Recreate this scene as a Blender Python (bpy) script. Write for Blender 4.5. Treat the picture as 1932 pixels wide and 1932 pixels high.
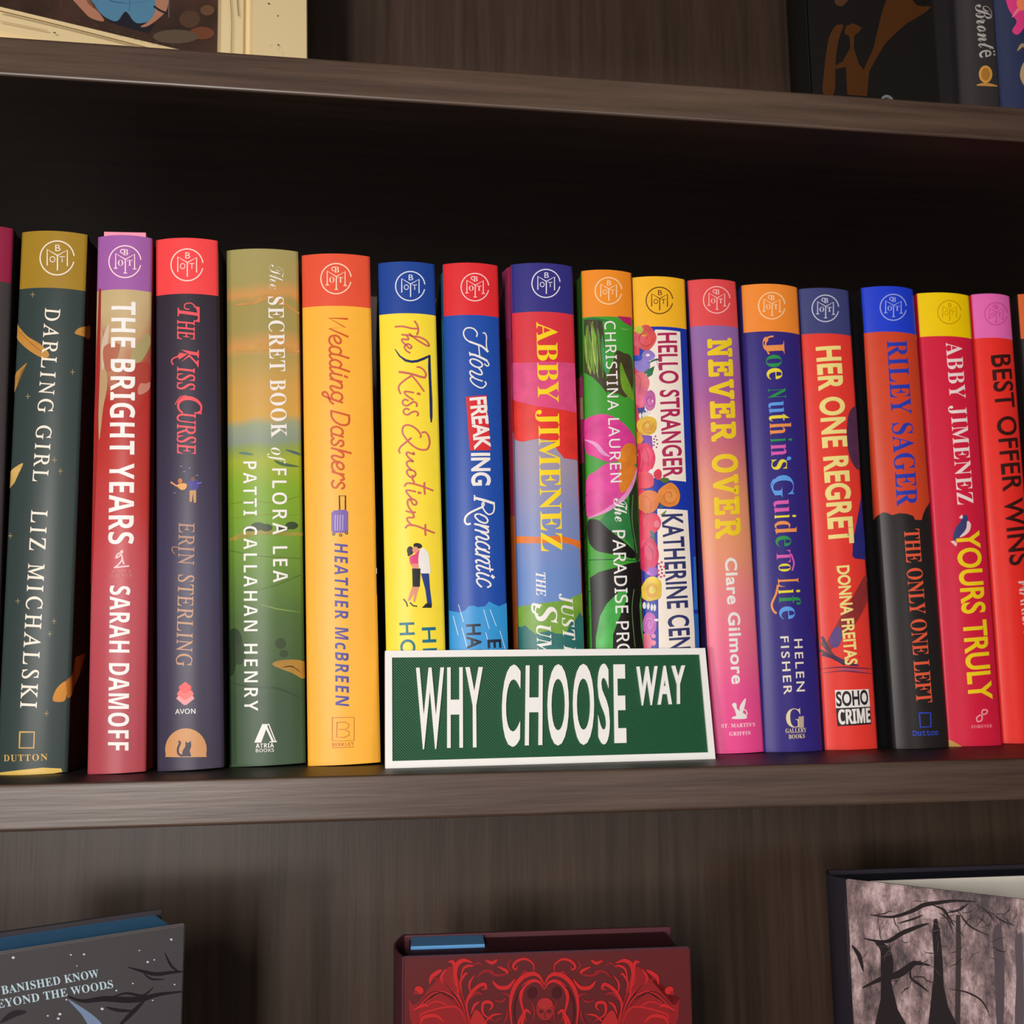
import bpy, bmesh, math, random
from mathutils import Vector, Matrix
from mathutils.geometry import intersect_line_line_2d
R_ = random.Random(7)
scene = bpy.context.scene
for o in list(bpy.data.objects):
    bpy.data.objects.remove(o)
C = scene.collection

# ------------------------------------------------------------------ camera, world, lights, exposure
FPX, CPX = 1932.0, 966.0
YAW, PITCH, ROLL = 0.1405323, 0.1416283, -0.0101585
CAM = Vector((0.0, -0.4670172, 0.0504384))
FW = Vector((math.sin(YAW)*math.cos(PITCH), math.cos(YAW)*math.cos(PITCH), math.sin(PITCH)))
_r = Vector((math.cos(YAW), -math.sin(YAW), 0)); _u = _r.cross(FW)
RT = _r*math.cos(ROLL) + _u*math.sin(ROLL)
UP = -_r*math.sin(ROLL) + _u*math.cos(ROLL)
cd = bpy.data.cameras.new('camera'); cam = bpy.data.objects.new('camera', cd); C.objects.link(cam)
cd.sensor_width = 36; cd.sensor_fit = 'HORIZONTAL'; cd.lens = 36.0; cd.clip_start = 0.01
cd.dof.use_dof = True; cd.dof.focus_distance = 0.51; cd.dof.aperture_fstop = 13.0
m = Matrix((RT, UP, -FW)).transposed().to_4x4(); m.translation = CAM
cam.matrix_world = m
scene.camera = cam

w = bpy.data.worlds.new('room'); scene.world = w; w.use_nodes = True
bg = w.node_tree.nodes['Background']; bg.inputs[0].default_value = (1.0, 0.9, 0.8, 1); bg.inputs[1].default_value = 0.004

def area(name, loc, target, size, power, col):
    l = bpy.data.lights.new(name, 'AREA'); l.shape = 'DISK'; l.size = size; l.energy = power; l.color = col
    o = bpy.data.objects.new(name, l); C.objects.link(o); o.location = loc
    o.rotation_euler = (Vector(target)-Vector(loc)).to_track_quat('-Z', 'Y').to_euler()
    return o
lamp = area('room_lamp', (-0.24, -0.95, 0.15), (0.0, 0.05, 0.08), 0.10, 8.0, (1.0, 0.955, 0.92))
lamp.data.shape = 'RECTANGLE'; lamp.data.size_y = 0.36
area('room_lamp_left', (-0.62, -1.25, 0.0), (0.0, 0.05, -0.05), 0.16, 5.6, (1.0, 0.95, 0.92))
area('room_lamp_right', (0.55, -1.6, 0.12), (0.1, 0.05, 0.0), 0.30, 3.5, (1.0, 0.95, 0.9))
area('room_ceiling_lamp', (0.7, -1.5, 1.5), (0.0, 0.05, 0.4), 0.3, 1.5, (1.0, 0.78, 0.55))

vs = scene.view_settings
vs.view_transform = 'Standard'; vs.look = 'None'; vs.gamma = 1.0; vs.exposure = -0.04; vs.use_curve_mapping = False

# ------------------------------------------------------------------ materials
def lin(c):
    c = c/255.0
    return c/12.92 if c <= 0.04045 else ((c+0.055)/1.055)**2.4
def rgba(c): return (lin(c[0]), lin(c[1]), lin(c[2]), 1)
_m = {}
def nodes_of(name):
    mt = bpy.data.materials.new(name); mt.use_nodes = True
    nt = mt.node_tree; return mt, nt, nt.nodes['Principled BSDF']
def bump(nt, b, src, strength, dist=0.0005):
    bn = nt.nodes.new('ShaderNodeBump'); bn.inputs['Strength'].default_value = strength; bn.inputs['Distance'].default_value = dist
    nt.links.new(src, bn.inputs['Height']); nt.links.new(bn.outputs[0], b.inputs['Normal'])
def paint(c, rough=0.38, grain=0.05, scale=180):
    """printed paper or card: flat colour with a fine procedural grain"""
    k = ('p', tuple(c), rough, grain, scale)
    if k in _m: return _m[k]
    mt, nt, b = nodes_of('print_%d_%d_%d' % tuple(int(v) for v in c))
    n = nt.nodes.new('ShaderNodeTexNoise'); n.inputs['Scale'].default_value = scale; n.inputs['Detail'].default_value = 3
    tc = nt.nodes.new('ShaderNodeTexCoord'); nt.links.new(tc.outputs['Object'], n.inputs['Vector'])
    mx = nt.nodes.new('ShaderNodeMix'); mx.data_type = 'RGBA'
    a = rgba(c); mx.inputs[6].default_value = tuple(v*(1-grain) for v in a[:3])+(1,); mx.inputs[7].default_value = tuple(min(1, v*(1+grain)) for v in a[:3])+(1,)
    nt.links.new(n.outputs['Fac'], mx.inputs[0]); nt.links.new(mx.outputs[2], b.inputs['Base Color'])
    b.inputs['Roughness'].default_value = rough; b.inputs['Specular IOR Level'].default_value = 0.22
    _m[k] = mt; return mt
def ramp(name, stops, height, noise=0.0, nscale=20, rough=0.38, axis=2, stretch=(1, 1, 1), grain=0.0):
    """printed colour run along the height of a spine; stops are (fraction from the bottom, colour)"""
    mt, nt, b = nodes_of(name)
    tc = nt.nodes.new('ShaderNodeTexCoord'); sp = nt.nodes.new('ShaderNodeSeparateXYZ')
    nt.links.new(tc.outputs['Object'], sp.inputs[0])
    mr = nt.nodes.new('ShaderNodeMath'); mr.operation = 'DIVIDE'; mr.inputs[1].default_value = height
    nt.links.new(sp.outputs[axis], mr.inputs[0])
    src = mr.outputs[0]
    mp = nt.nodes.new('ShaderNodeMapping'); mp.inputs['Scale'].default_value = stretch
    nt.links.new(tc.outputs['Object'], mp.inputs[0])
    if noise:
        n = nt.nodes.new('ShaderNodeTexNoise'); n.inputs['Scale'].default_value = nscale; n.inputs['Detail'].default_value = 4
        nt.links.new(mp.outputs[0], n.inputs['Vector'])
        s = nt.nodes.new('ShaderNodeMath'); s.operation = 'SUBTRACT'; s.inputs[1].default_value = 0.5; nt.links.new(n.outputs['Fac'], s.inputs[0])
        q = nt.nodes.new('ShaderNodeMath'); q.operation = 'MULTIPLY_ADD'; q.inputs[1].default_value = noise
        nt.links.new(s.outputs[0], q.inputs[0]); nt.links.new(src, q.inputs[2]); src = q.outputs[0]
    if grain:
        n = nt.nodes.new('ShaderNodeTexNoise'); n.inputs['Scale'].default_value = 1500; n.inputs['Detail'].default_value = 1
        nt.links.new(tc.outputs['Object'], n.inputs['Vector'])
        s = nt.nodes.new('ShaderNodeMath'); s.operation = 'SUBTRACT'; s.inputs[1].default_value = 0.5; nt.links.new(n.outputs['Fac'], s.inputs[0])
        q = nt.nodes.new('ShaderNodeMath'); q.operation = 'MULTIPLY_ADD'; q.inputs[1].default_value = grain
        nt.links.new(s.outputs[0], q.inputs[0]); nt.links.new(src, q.inputs[2]); src = q.outputs[0]
    cr = nt.nodes.new('ShaderNodeValToRGB'); e = cr.color_ramp.elements
    stops = sorted(stops)
    e[0].position, e[0].color = stops[0][0], rgba(stops[0][1]); e[1].position, e[1].color = stops[-1][0], rgba(stops[-1][1])
    for p, c in stops[1:-1]:
        x = e.new(p); x.color = rgba(c)
    nt.links.new(src, cr.inputs[0]); nt.links.new(cr.outputs[0], b.inputs['Base Color'])
    b.inputs['Roughness'].default_value = rough; b.inputs['Specular IOR Level'].default_value = 0.22
    return mt
def wood(name, dark, light, rough=0.38, vertical=False):
    mt, nt, b = nodes_of(name)
    tc = nt.nodes.new('ShaderNodeTexCoord'); mp = nt.nodes.new('ShaderNodeMapping')
    mp.inputs['Scale'].default_value = (60, 60, 2.0) if vertical else (2.5, 60, 60)
    nt.links.new(tc.outputs['Object'], mp.inputs[0])
    n = nt.nodes.new('ShaderNodeTexNoise'); n.inputs['Scale'].default_value = 3; n.inputs['Detail'].default_value = 8; n.inputs['Roughness'].default_value = 0.65
    nt.links.new(mp.outputs[0], n.inputs['Vector'])
    cr = nt.nodes.new('ShaderNodeValToRGB'); cr.color_ramp.elements[0].position = 0.3; cr.color_ramp.elements[1].position = 0.72
    cr.color_ramp.elements[0].color = rgba(dark); cr.color_ramp.elements[1].color = rgba(light)
    nt.links.new(n.outputs['Fac'], cr.inputs[0]); nt.links.new(cr.outputs[0], b.inputs['Base Color'])
    b.inputs['Roughness'].default_value = rough
    f = nt.nodes.new('ShaderNodeTexNoise'); f.inputs['Scale'].default_value = 8; f.inputs['Detail'].default_value = 6; nt.links.new(mp.outputs[0], f.inputs['Vector'])
    bump(nt, b, f.outputs['Fac'], 0.35, 0.0003)
    return mt
def pages(c=(228, 216, 196)):
    k = ('pages', c)
    if k in _m: return _m[k]
    mt, nt, b = nodes_of('paper_edges')
    tc = nt.nodes.new('ShaderNodeTexCoord'); wv = nt.nodes.new('ShaderNodeTexNoise'); mp = nt.nodes.new('ShaderNodeMapping')
    mp.inputs['Scale'].default_value = (1500, 8, 1); nt.links.new(tc.outputs['Object'], mp.inputs[0]); nt.links.new(mp.outputs[0], wv.inputs['Vector'])
    mx = nt.nodes.new('ShaderNodeMix'); mx.data_type = 'RGBA'; a = rgba(c)
    mx.inputs[6].default_value = tuple(v*0.8 for v in a[:3])+(1,); mx.inputs[7].default_value = a
    nt.links.new(wv.outputs['Fac'], mx.inputs[0]); nt.links.new(mx.outputs[2], b.inputs['Base Color'])
    b.inputs['Roughness'].default_value = 0.8
    _m[k] = mt; return mt

# ------------------------------------------------------------------ objects
def link(name, me, mats, parent=None):
    o = bpy.data.objects.new(name, me); C.objects.link(o)
    for x in (mats if isinstance(mats, (list, tuple)) else [mats]): me.materials.append(x)
    if parent: o.parent = parent
    return o
def thing(name, label, cat, mat, group=None):
    o = bpy.data.objects.new(name, None); C.objects.link(o); o.matrix_world = mat; o.empty_display_size = 0.02
    o['label'] = label; o['category'] = cat
    if group: o['group'] = group
    return o
def from_bm(name, bm, mats, parent=None, smooth=False):
    bmesh.ops.recalc_face_normals(bm, faces=bm.faces)
    me = bpy.data.meshes.new(name); bm.to_mesh(me); bm.free()
    if smooth:
        for p in me.polygons: p.use_smooth = True
    return link(name, me, mats, parent)
def add_box(bm, x0, x1, y0, y1, z0, z1, mi=0):
    v = [bm.verts.new((x, y, z)) for x in (x0, x1) for y in (y0, y1) for z in (z0, z1)]
    for f in ((0, 1, 3, 2), (4, 6, 7, 5), (0, 4, 5, 1), (2, 3, 7, 6), (0, 2, 6, 4), (1, 5, 7, 3)):
        bm.faces.new([v[i] for i in f]).material_index = mi
def box(name, dims, mat, parent=None, bev=0.0, seg=2):
    bm = bmesh.new(); add_box(bm, *dims)
    if bev: bmesh.ops.bevel(bm, geom=bm.edges[:], offset=bev, segments=seg, profile=0.5, affect='EDGES')
    return from_bm(name, bm, mat, parent)
def prism(bm, pts, z0, z1, mi=0):
    a = [bm.verts.new((p[0], p[1], z0)) for p in pts]; b = [bm.verts.new((p[0], p[1], z1)) for p in pts]
    n = len(pts)
    fs = [bm.faces.new(a[::-1]), bm.faces.new(b)] + [bm.faces.new((a[i], a[(i+1) % n], b[(i+1) % n], b[i])) for i in range(n)]
    for f in fs: f.material_index = mi

# ------------------------------------------------------------------ printed surfaces (unrolled jacket, cover, photo)
def ray(x, y): return FW + RT*((x-CPX)/FPX) - UP*((y-CPX)/FPX)
def on_y(x, y, Y):
    d = ray(x, y); return CAM + d*((Y-CAM.y)/d.y)
def on_z(x, y, z):
    d = ray(x, y); return CAM + d*((z-CAM.z)/d.z)
class Surf:
    """a vertical sheet bent along a profile in its own xy plane; s runs along the profile, z up"""
    def __init__(self, mat, prof, s0=0.0, curved=False):
        self.M, self.I, self.P, self.curved = mat, mat.inverted(), [Vector(p) for p in prof], curved
        self.S = [0.0]
        for a, b in zip(self.P, self.P[1:]): self.S.append(self.S[-1]+(b-a).length)
        mid = s0
        self.S = [s-mid for s in self.S]
        self.N = []
        for i in range(len(self.P)):
            a = self.P[max(0, i-1)]; b = self.P[min(len(self.P)-1, i+1)]
            t = (b-a).normalized(); self.N.append(Vector((t.y, -t.x)))
    def at(self, s, z, d):
        S = self.S
        s = min(max(s, S[0]), S[-1])
        i = 0
        while i < len(S)-2 and s > S[i+1]: i += 1
        f = (s-S[i])/(S[i+1]-S[i]); p = self.P[i].lerp(self.P[i+1], f); n = self.N[i].lerp(self.N[i+1], f).normalized()
        return Vector((p.x+n.x*d, p.y+n.y*d, z))
    def px(self, x, y):
        o = self.I @ CAM; d = self.I.to_3x3() @ ray(x, y)
        best = None
        n = len(self.P)-1
        for i in range(n):
            a, b = self.P[i], self.P[i+1]; e = b-a
            den = d.x*e.y-d.y*e.x
            if abs(den) < 1e-12: continue
            t = ((a.x-o.x)*e.y-(a.y-o.y)*e.x)/den
            u = ((a.x-o.x)*d.y-(a.y-o.y)*d.x)/den
            lo = -1e9 if (i == 0 and n == 1) else -1e-6; hi = 1e9 if (i == n-1 and n == 1) else 1+1e-6
            if t > 0 and lo <= u <= hi and (best is None or t < best[0]):
                best = (t, self.S[i]+u*e.length)
        if best is None:                                # beyond the visible edge: carry on in the spine's plane
            t = -o.y/d.y; X = o.x+t*d.x; return Vector((X, o.z+t*d.z))
        return Vector((best[1], o.z+best[0]*d.z))

MB = {'A': 0}
def style(s, st):
    base = {'R': 0x1D400, 'I': 0x1D434, 'J': 0x1D468, 'C': 0x1D4D0, 'N': 0x1D5A0, 'B': 0x1D5D4, 'O': 0x1D608, 'M': 0x1D670}.get(st)
    if base is None: return s
    r = ''
    for ch in s:
        if 'A' <= ch <= 'Z': r += chr(base+ord(ch)-65)
        elif 'a' <= ch <= 'z':
            r += chr(base+26+ord(ch)-97)
        else: r += ch
    return r
_tc = {}
def text_mesh(s, st, sp, off, ext=0.0, bev=0.0):
    k = (s, st, sp, off, ext, bev)
    if k in _tc: return _tc[k]
    cu = bpy.data.curves.new('lettering', 'FONT'); cu.body = style(s, st); cu.size = 1; cu.space_character = sp; cu.offset = off
    cu.resolution_u = 5; cu.extrude = ext; cu.bevel_depth = bev; cu.bevel_resolution = 1
    o = bpy.data.objects.new('lettering', cu); me = bpy.data.meshes.new_from_object(o)
    v = [tuple(x.co) for x in me.vertices]; f = [tuple(p.vertices) for p in me.polygons]
    bpy.data.meshes.remove(me); bpy.data.objects.remove(o); bpy.data.curves.remove(cu)
    _tc[k] = (v, f); return v, f
_cap = {}
def cap_of(st):
    if st not in _cap:
        v, f = text_mesh('H', st, 1, 0); _cap[st] = max(p[1] for p in v)
    return _cap[st]
def spline(pts, closed=False, n=6):
    P = [Vector(p) for p in pts]; r = []; L = len(P)
    if L < 3 and not closed: return P
    for i in range(L if closed else L-1):
        if closed: a, b, c, d = P[(i-1) % L], P[i], P[(i+1) % L], P[(i+2) % L]
        else: a, b, c, d = P[max(0, i-1)], P[i], P[i+1], P[min(L-1, i+2)]
        for k in range(n):
            t = k/n
            r.append(0.5*((2*b)+(c-a)*t+(2*a-5*b+4*c-d)*t*t+(3*b-a-3*c+d)*t**3))
    if not closed: r.append(P[-1])
    return r
# items: all positions in photograph pixels, carried onto the real printed surface
def T(s, st, p0, p1, cap, col, sp=1.0, off=0.0, shear=0.0): return ('T', s, st, p0, p1, cap, col, sp, off, shear)
def P(pts, col, smooth=False): return ('P', pts, col, smooth)
def E(cx, cy, rx, ry, col, rot=0.0):
    c, s = math.cos(rot), math.sin(rot)
    return ('P', [(cx+rx*math.cos(a)*c-ry*math.sin(a)*s, cy+rx*math.cos(a)*s+ry*math.sin(a)*c) for a in [i*math.pi/9 for i in range(18)]], col, False)
def Bl(cx, cy, rx, ry, col, rot=0.0):
    q = [1+R_.uniform(-0.1, 0.1) for i in range(9)]
    return ('P', [(cx+rx*q[i]*math.cos(i*math.tau/9+rot), cy+ry*q[i]*math.sin(i*math.tau/9+rot)) for i in range(9)], col, True)
def swirl(cx, cy, rx, ry, col, wd):
    return L([(cx+rx*(1-k/14)*math.cos(k*0.62), cy+ry*(1-k/14)*math.sin(k*0.62)) for k in range(13)], wd, col, True, True)
def L(pts, wd, col, smooth=True, taper=False): return ('L', pts, wd, col, smooth, taper)
def K(ox, oy, s, items):
    """items given in the coordinates of an enlarged crop"""
    f = lambda p: (ox+p[0]*s, oy+p[1]*s)
    r = []
    for i in items:
        i = list(i)
        if i[0] == 'P' or i[0] == 'L': i[1] = [f(p) for p in i[1]]
        if i[0] == 'L': i[2] = i[2]*s
        if i[0] == 'T': i[3], i[4], i[5] = f(i[3]), f(i[4]), i[5]*s
        r.append(tuple(i))
    return r
def art(name, surf, items, parent, layer=1, rough=0.38, label=None, grain=0.05):
    cols = []; bmx = bmesh.new()
    for q, it in enumerate(items):
        col = it[6] if it[0] == 'T' else it[2] if it[0] == 'P' else it[3]
        if col not in cols: cols.append(col)
        mi = cols.index(col); d = 0.00010+0.00005*layer+(0.000008*q if it[0] == 'P' and len(items) < 90 else 0.0002*(1 if len(items) >= 90 else 0)+0.000008*q)
        bm = bmesh.new()
        if it[0] == 'T':
            _, s, st, p0, p1, cap, col, sp, off, shear = it
            v, f = text_mesh(s, st, sp, off)
            if not v: continue
            ch = cap_of(st); v = [(a+shear*b, b) for a, b, c in v]
            x0 = min(p[0] for p in v); x1 = max(p[0] for p in v)
            dx, dy = p1[0]-p0[0], p1[1]-p0[1]; ln = math.hypot(dx, dy); ux, uy = dy/ln, -dx/ln
            def m2(tx, ty):
                a = (tx-x0)/(x1-x0); b = ty/ch*cap
                return (p0[0]+dx*a+ux*b, p0[1]+dy*a+uy*b)
            A0, A1 = surf.px(*p0), surf.px(*p1); mx_, my_ = (p0[0]+p1[0])/2, (p0[1]+p1[1])/2
            U = surf.px(mx_+ux*cap, my_+uy*cap)-surf.px(mx_, my_)
            vs_ = [bm.verts.new((*(A0+(A1-A0)*((a-x0)/(x1-x0))+U*(b/ch)), 0)) for a, b in v]
            for fc in f:
                try: bm.faces.new([vs_[i] for i in fc])
                except ValueError: pass
        elif it[0] == 'P':
            pts = spline(it[1], True, 4) if it[3] else it[1]
            vs_ = [bm.verts.new((*surf.px(p[0], p[1]), 0)) for p in pts]
            try: bm.faces.new(vs_)
            except ValueError: pass
        else:
            _, pts, wd, col, sm, tp = it
            pts = spline(pts, False, 6) if sm else [Vector(p) for p in pts]
            n = len(pts); prev = None
            for i, p in enumerate(pts):
                a = pts[max(0, i-1)]; b = pts[min(n-1, i+1)]; t = Vector((b[0]-a[0], b[1]-a[1])); t = t.normalized() if t.length > 1e-9 else Vector((1, 0))
                ww = wd/2*((0.15+0.85*math.sin(math.pi*min(1, max(0.0, i/(n-1))))) if tp else 1.0)
                pp = Vector((p[0], p[1])); ex = Vector((0, 0))
                if not tp and i == 0: ex = -t*wd*0.3
                if not tp and i == n-1: ex = t*wd*0.3
                nn = Vector((-t.y, t.x))*ww
                l = bm.verts.new((*surf.px(*(pp+nn+ex)), 0)); r = bm.verts.new((*surf.px(*(pp-nn+ex)), 0))
                if prev: bm.faces.new((prev[0], l, r, prev[1]))
                prev = (l, r)
        bmesh.ops.triangulate(bm, faces=[f for f in bm.faces if len(f.verts) > 4], ngon_method='EAR_CLIP')
        if surf.curved and bm.verts:
            a = min(x.co.x for x in bm.verts); b = max(x.co.x for x in bm.verts)
            for s in surf.S[1:-1]:
                if a < s < b:
                    bmesh.ops.bisect_plane(bm, geom=bm.verts[:]+bm.edges[:]+bm.faces[:], plane_co=(s, 0, 0), plane_no=(1, 0, 0), dist=1e-7)
        bm.normal_update()
        for f in bm.faces:
            if f.normal.z < 0: f.normal_flip()
        mp = {x: bmx.verts.new(surf.at(x.co.x, x.co.y, d)) for x in bm.verts}
        for f in bm.faces:
            try: bmx.faces.new([mp[x] for x in f.verts]).material_index = mi
            except ValueError: pass
        bm.free()
    for f in bmx.faces: f.smooth = surf.curved
    me = bpy.data.meshes.new(name); bmx.to_mesh(me); bmx.free()
    o = link(name, me, [c if isinstance(c, bpy.types.Material) else paint(c, rough, grain, 130) for c in cols], parent)
    if label: o['label'] = label
    return o

# ------------------------------------------------------------------ bookcase
H0, TH = 0.3188987, 0.0195
WOOD = wood('dark_brown_laminate', (58, 43, 35), (93, 73, 60))
WOODV = wood('dark_brown_laminate_upright', (60, 45, 37), (86, 67, 55), vertical=True)
WOOD_SHADE = wood('dark_brown_laminate_painted_shade', (24, 18, 15), (40, 31, 26), 0.5)  # same laminate in darker colour: shade painted onto shelf tops and undersides
bc = thing('bookcase', 'dark brown wood grain bookcase holding all the books', 'bookcase', Matrix())
XL, XR, BK = -0.50, 0.72, 0.275
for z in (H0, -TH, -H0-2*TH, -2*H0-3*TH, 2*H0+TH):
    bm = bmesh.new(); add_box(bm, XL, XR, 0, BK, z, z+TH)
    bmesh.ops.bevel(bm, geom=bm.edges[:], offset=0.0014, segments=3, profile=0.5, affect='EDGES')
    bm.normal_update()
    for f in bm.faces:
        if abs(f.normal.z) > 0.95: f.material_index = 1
    from_bm('shelf', bm, [WOOD, WOOD_SHADE], bc)
box('back_panel', (XL-0.02, XR+0.02, BK, BK+0.008, -2*H0-3*TH, 2*H0+2*TH), WOODV, bc)
for x in (XL-0.02, XR):
    box('side_panel', (x, x+0.02, -0.002, BK, -2*H0-3*TH, 2*H0+2*TH), WOODV, bc, 0.001)

# ------------------------------------------------------------------ hardcovers seen by their spines
GROUP = 'hardcovers in a row on the middle shelf'
WHITE, CREAM = (238, 232, 228), (236, 224, 206)
def arc_profile(w, b, depth, n=20, groove=0.0007):
    Rr = (w*w/4+b*b)/(2*b); a = math.asin(min(1, w/2/Rr)); arc = []
    for i in range(n+1):
        t = -a+2*a*i/n; arc.append((Rr*math.sin(t), -(Rr*math.cos(t)-(Rr-b))))
    h = w/2
    left = [(-h, depth), (-h, 0.014), (-h+groove, 0.010), (-h+groove, 0.007), (-h, 0.003)]
    right = [(h, 0.003), (h-groove, 0.007), (h-groove, 0.010), (h, 0.014), (h, depth)]
    pr = left+arc+right
    s = 0.0; mid = 0.0
    for i in range(len(pr)-1):
        l = math.hypot(pr[i+1][0]-pr[i][0], pr[i+1][1]-pr[i][1])
        s += l
        if i+1 == 5+n//2: mid = s
    return pr, mid
BOOKS = {}
def spine_book(key, label, corners, Y, band_y, band_col, body, depth=0.15, bulge=0.0035, z0=0.0, group=GROUP, fixed_h=None, name='hardcover_book', side=None):
    tl, tr, bl, br = [on_y(q[0], q[1], Y) for q in corners]
    ct = (tl+tr)/2; cb = (bl+br)/2
    lean = (ct.x-cb.x)/(ct.z-cb.z)
    if cb.z > z0+0.02 or cb.z < z0-0.02 or fixed_h is None:
        cb = Vector((cb.x-(cb.z-z0)*lean, Y, z0))
    w = ((tr.x-tl.x)+(br.x-bl.x))/2
    th = math.atan(lean); h = fixed_h or (ct.z-z0)/math.cos(th)
    M = Matrix.Translation((cb.x, Y, z0+abs(w/2*math.sin(th))+0.0001)) @ Matrix.Rotation(th, 4, 'Y')
    root = thing(name, label, 'book', M, group)
    prof, mid = arc_profile(w, bulge, depth)
    S = Surf(M, prof, mid, True)
    zb = h*2
    if band_y is not None:
        cx = (corners[0][0]+corners[1][0])/2
        zb = S.px(cx + (corners[2][0]-corners[0][0])*0.1, band_y).y
    n = len(prof); t = 0.0006
    inner = []
    for i in range(n):
        p = Vector(prof[i]); q = S.N[i]; inner.append((p.x-q.x*t, p.y-q.y*t))
    bm = bmesh.new(); levels = [0.0] + ([zb] if zb < h else []) + [h]
    rows = []
    for z in levels:
        rows.append(([bm.verts.new((p[0], p[1], z)) for p in prof], [bm.verts.new((p[0], p[1], z)) for p in inner]))
    for k in range(len(levels)-1):
        mi = 1 if (k == 1) else 0
        for i in range(n-1):
            f = bm.faces.new((rows[k][0][i], rows[k][0][i+1], rows[k+1][0][i+1], rows[k+1][0][i])); f.smooth = True
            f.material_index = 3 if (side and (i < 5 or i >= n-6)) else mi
            f = bm.faces.new((rows[k][1][i+1], rows[k][1][i], rows[k+1][1][i], rows[k+1][1][i+1])); f.smooth = True
            f.material_index = 2
        for i in (0, n-1):
            q4 = [bm.verts.new(v.co) for v in (rows[k][0][i], rows[k][1][i], rows[k+1][1][i], rows[k+1][0][i])]
            bm.faces.new(q4 if i else q4[::-1]).material_index = mi
    for k in (0, len(levels)-1):                       # rims on vertices of their own, so the spine shades evenly
        ro = [bm.verts.new(v.co) for v in rows[k][0]]; ri = [bm.verts.new(v.co) for v in rows[k][1]]
        for i in range(n-1):
            q4 = (ro[i], ro[i+1], ri[i+1], ri[i])
            bm.faces.new(q4 if k else q4[::-1]).material_index = 2
    me = bpy.data.meshes.new('dust_jacket'); bm.to_mesh(me); bm.free()
    bmat = body(h) if callable(body) else paint(body, 0.38)
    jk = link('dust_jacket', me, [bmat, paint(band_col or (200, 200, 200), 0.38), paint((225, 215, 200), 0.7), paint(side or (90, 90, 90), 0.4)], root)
    # boards under the jacket, and the paper block between them
    bm = bmesh.new()
    hw = w/2-t-0.0001
    for sx in (-1, 1):
        a, b = sorted((sx*hw, sx*(hw-0.0024)))
        add_box(bm, a, b, 0.0145, depth-0.0005, 0.0006, h-0.0006)
    from_bm('cover_boards', bm, paint((120, 90, 80), 0.7), root)
    bm = bmesh.new(); bh = w/2-t-0.0028
    arcp = [(bh*math.sin(a)*1.0, 0.006-0.0035*math.cos(a)) for a in [(-1+2*i/8)*1.45 for i in range(9)]]
    prism(bm, arcp+[(bh, depth-0.005), (-bh, depth-0.005)], 0.003, h-0.0035)
    pb = from_bm('page_block', bm, pages(), root)
    BOOKS[key] = S
    return root, S
def emblem(root, S, cx, cy, r, col, serif=False):
    """round book club mark: open ring, an M drawn as an open book, letters B, O and T"""
    it = []
    a0, a1 = math.radians(14), math.radians(352)
    it.append(L([(cx+r*math.cos(a0+(a1-a0)*i/36), cy+r*math.sin(a0+(a1-a0)*i/36)) for i in range(37)], r*0.075, col, False))
    q = lambda x, y: (cx+x*r, cy+y*r)
    it.append(L([q(-0.58, 0.42), q(-0.58, -0.5), q(0.02, -0.14), q(0.6, -0.46), q(0.6, 0.46)], r*0.075, col, False))
    it.append(L([q(0.02, -0.14), q(0.02, 0.72)], r*0.075, col, False))
    if serif:
        for x, y in ((-0.58, 0.42), (0.6, 0.46), (0.02, 0.72)): it.append(L([q(x-0.1, y), q(x+0.1, y)], r*0.06, col, False))
        it.append(L([q(-0.12, -0.5), q(-0.28, -0.62), q(-0.2, -0.76), q(-0.02, -0.74)], r*0.06, col))
    st = 'R' if serif else 'S'
    it.append(T('B', st, q(-0.11, -0.4), q(0.2, -0.4), r*0.38, col))
    it.append(T('O', st, q(-0.44, 0.26), q(-0.1, 0.26), r*0.36, col))
    it.append(T('T', st, q(0.14, 0.26), q(0.46, 0.26), r*0.36, col))
    art('club_emblem', S, it, root, 2)

# 1: sliver at the left edge of the picture
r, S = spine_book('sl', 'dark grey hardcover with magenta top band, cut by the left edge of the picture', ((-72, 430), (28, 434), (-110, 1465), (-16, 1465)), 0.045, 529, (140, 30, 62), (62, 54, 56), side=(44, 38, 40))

# 2: dark green with gold feathers
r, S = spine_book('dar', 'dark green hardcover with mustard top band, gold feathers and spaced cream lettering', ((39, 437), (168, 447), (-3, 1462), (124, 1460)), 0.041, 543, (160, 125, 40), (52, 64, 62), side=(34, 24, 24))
emblem(r, S, 108, 487, 32, CREAM)
gold = (190, 135, 60)
st = []
for x, y in ((62, 556), (137, 702), (53, 748), (103, 868), (114, 889), (20, 1011), (102, 1172), (94, 1196), (88, 1346), (34, 1134)):
    st += [L([(x-4, y), (x+4, y)], 1.0, (170, 150, 110), False), L([(x, y-5), (x, y+5)], 1.0, (170, 150, 110), False)]
fe = K(0, 400, .2588, [P([(110, 830), (125, 820), (200, 905), (290, 960), (350, 1020), (355, 1055), (300, 1060), (200, 1000), (120, 920), (105, 880)], gold, True),
    P([(200, 1100), (120, 1170), (85, 1250), (78, 1350), (100, 1310), (140, 1190)], (176, 128, 62), True),
    P([(545, 885), (570, 850), (620, 835), (655, 835), (650, 925), (600, 905)], gold, True), L([(130, 860), (220, 950), (340, 1045)], 6, (150, 98, 40), True, True)])
fe += [P([(44, 874), (23, 886), (11, 900), (8, 918), (12, 925), (27, 912), (33, 898)], (200, 165, 95), True),
       P([(100, 1322), (103, 1306), (112, 1293), (124, 1285), (128, 1292), (124, 1318), (116, 1324)], (205, 135, 50), True),
       P([(124, 1285), (142, 1240), (160, 1231), (160, 1238), (142, 1290), (127, 1318)], (170, 100, 40))]
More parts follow.
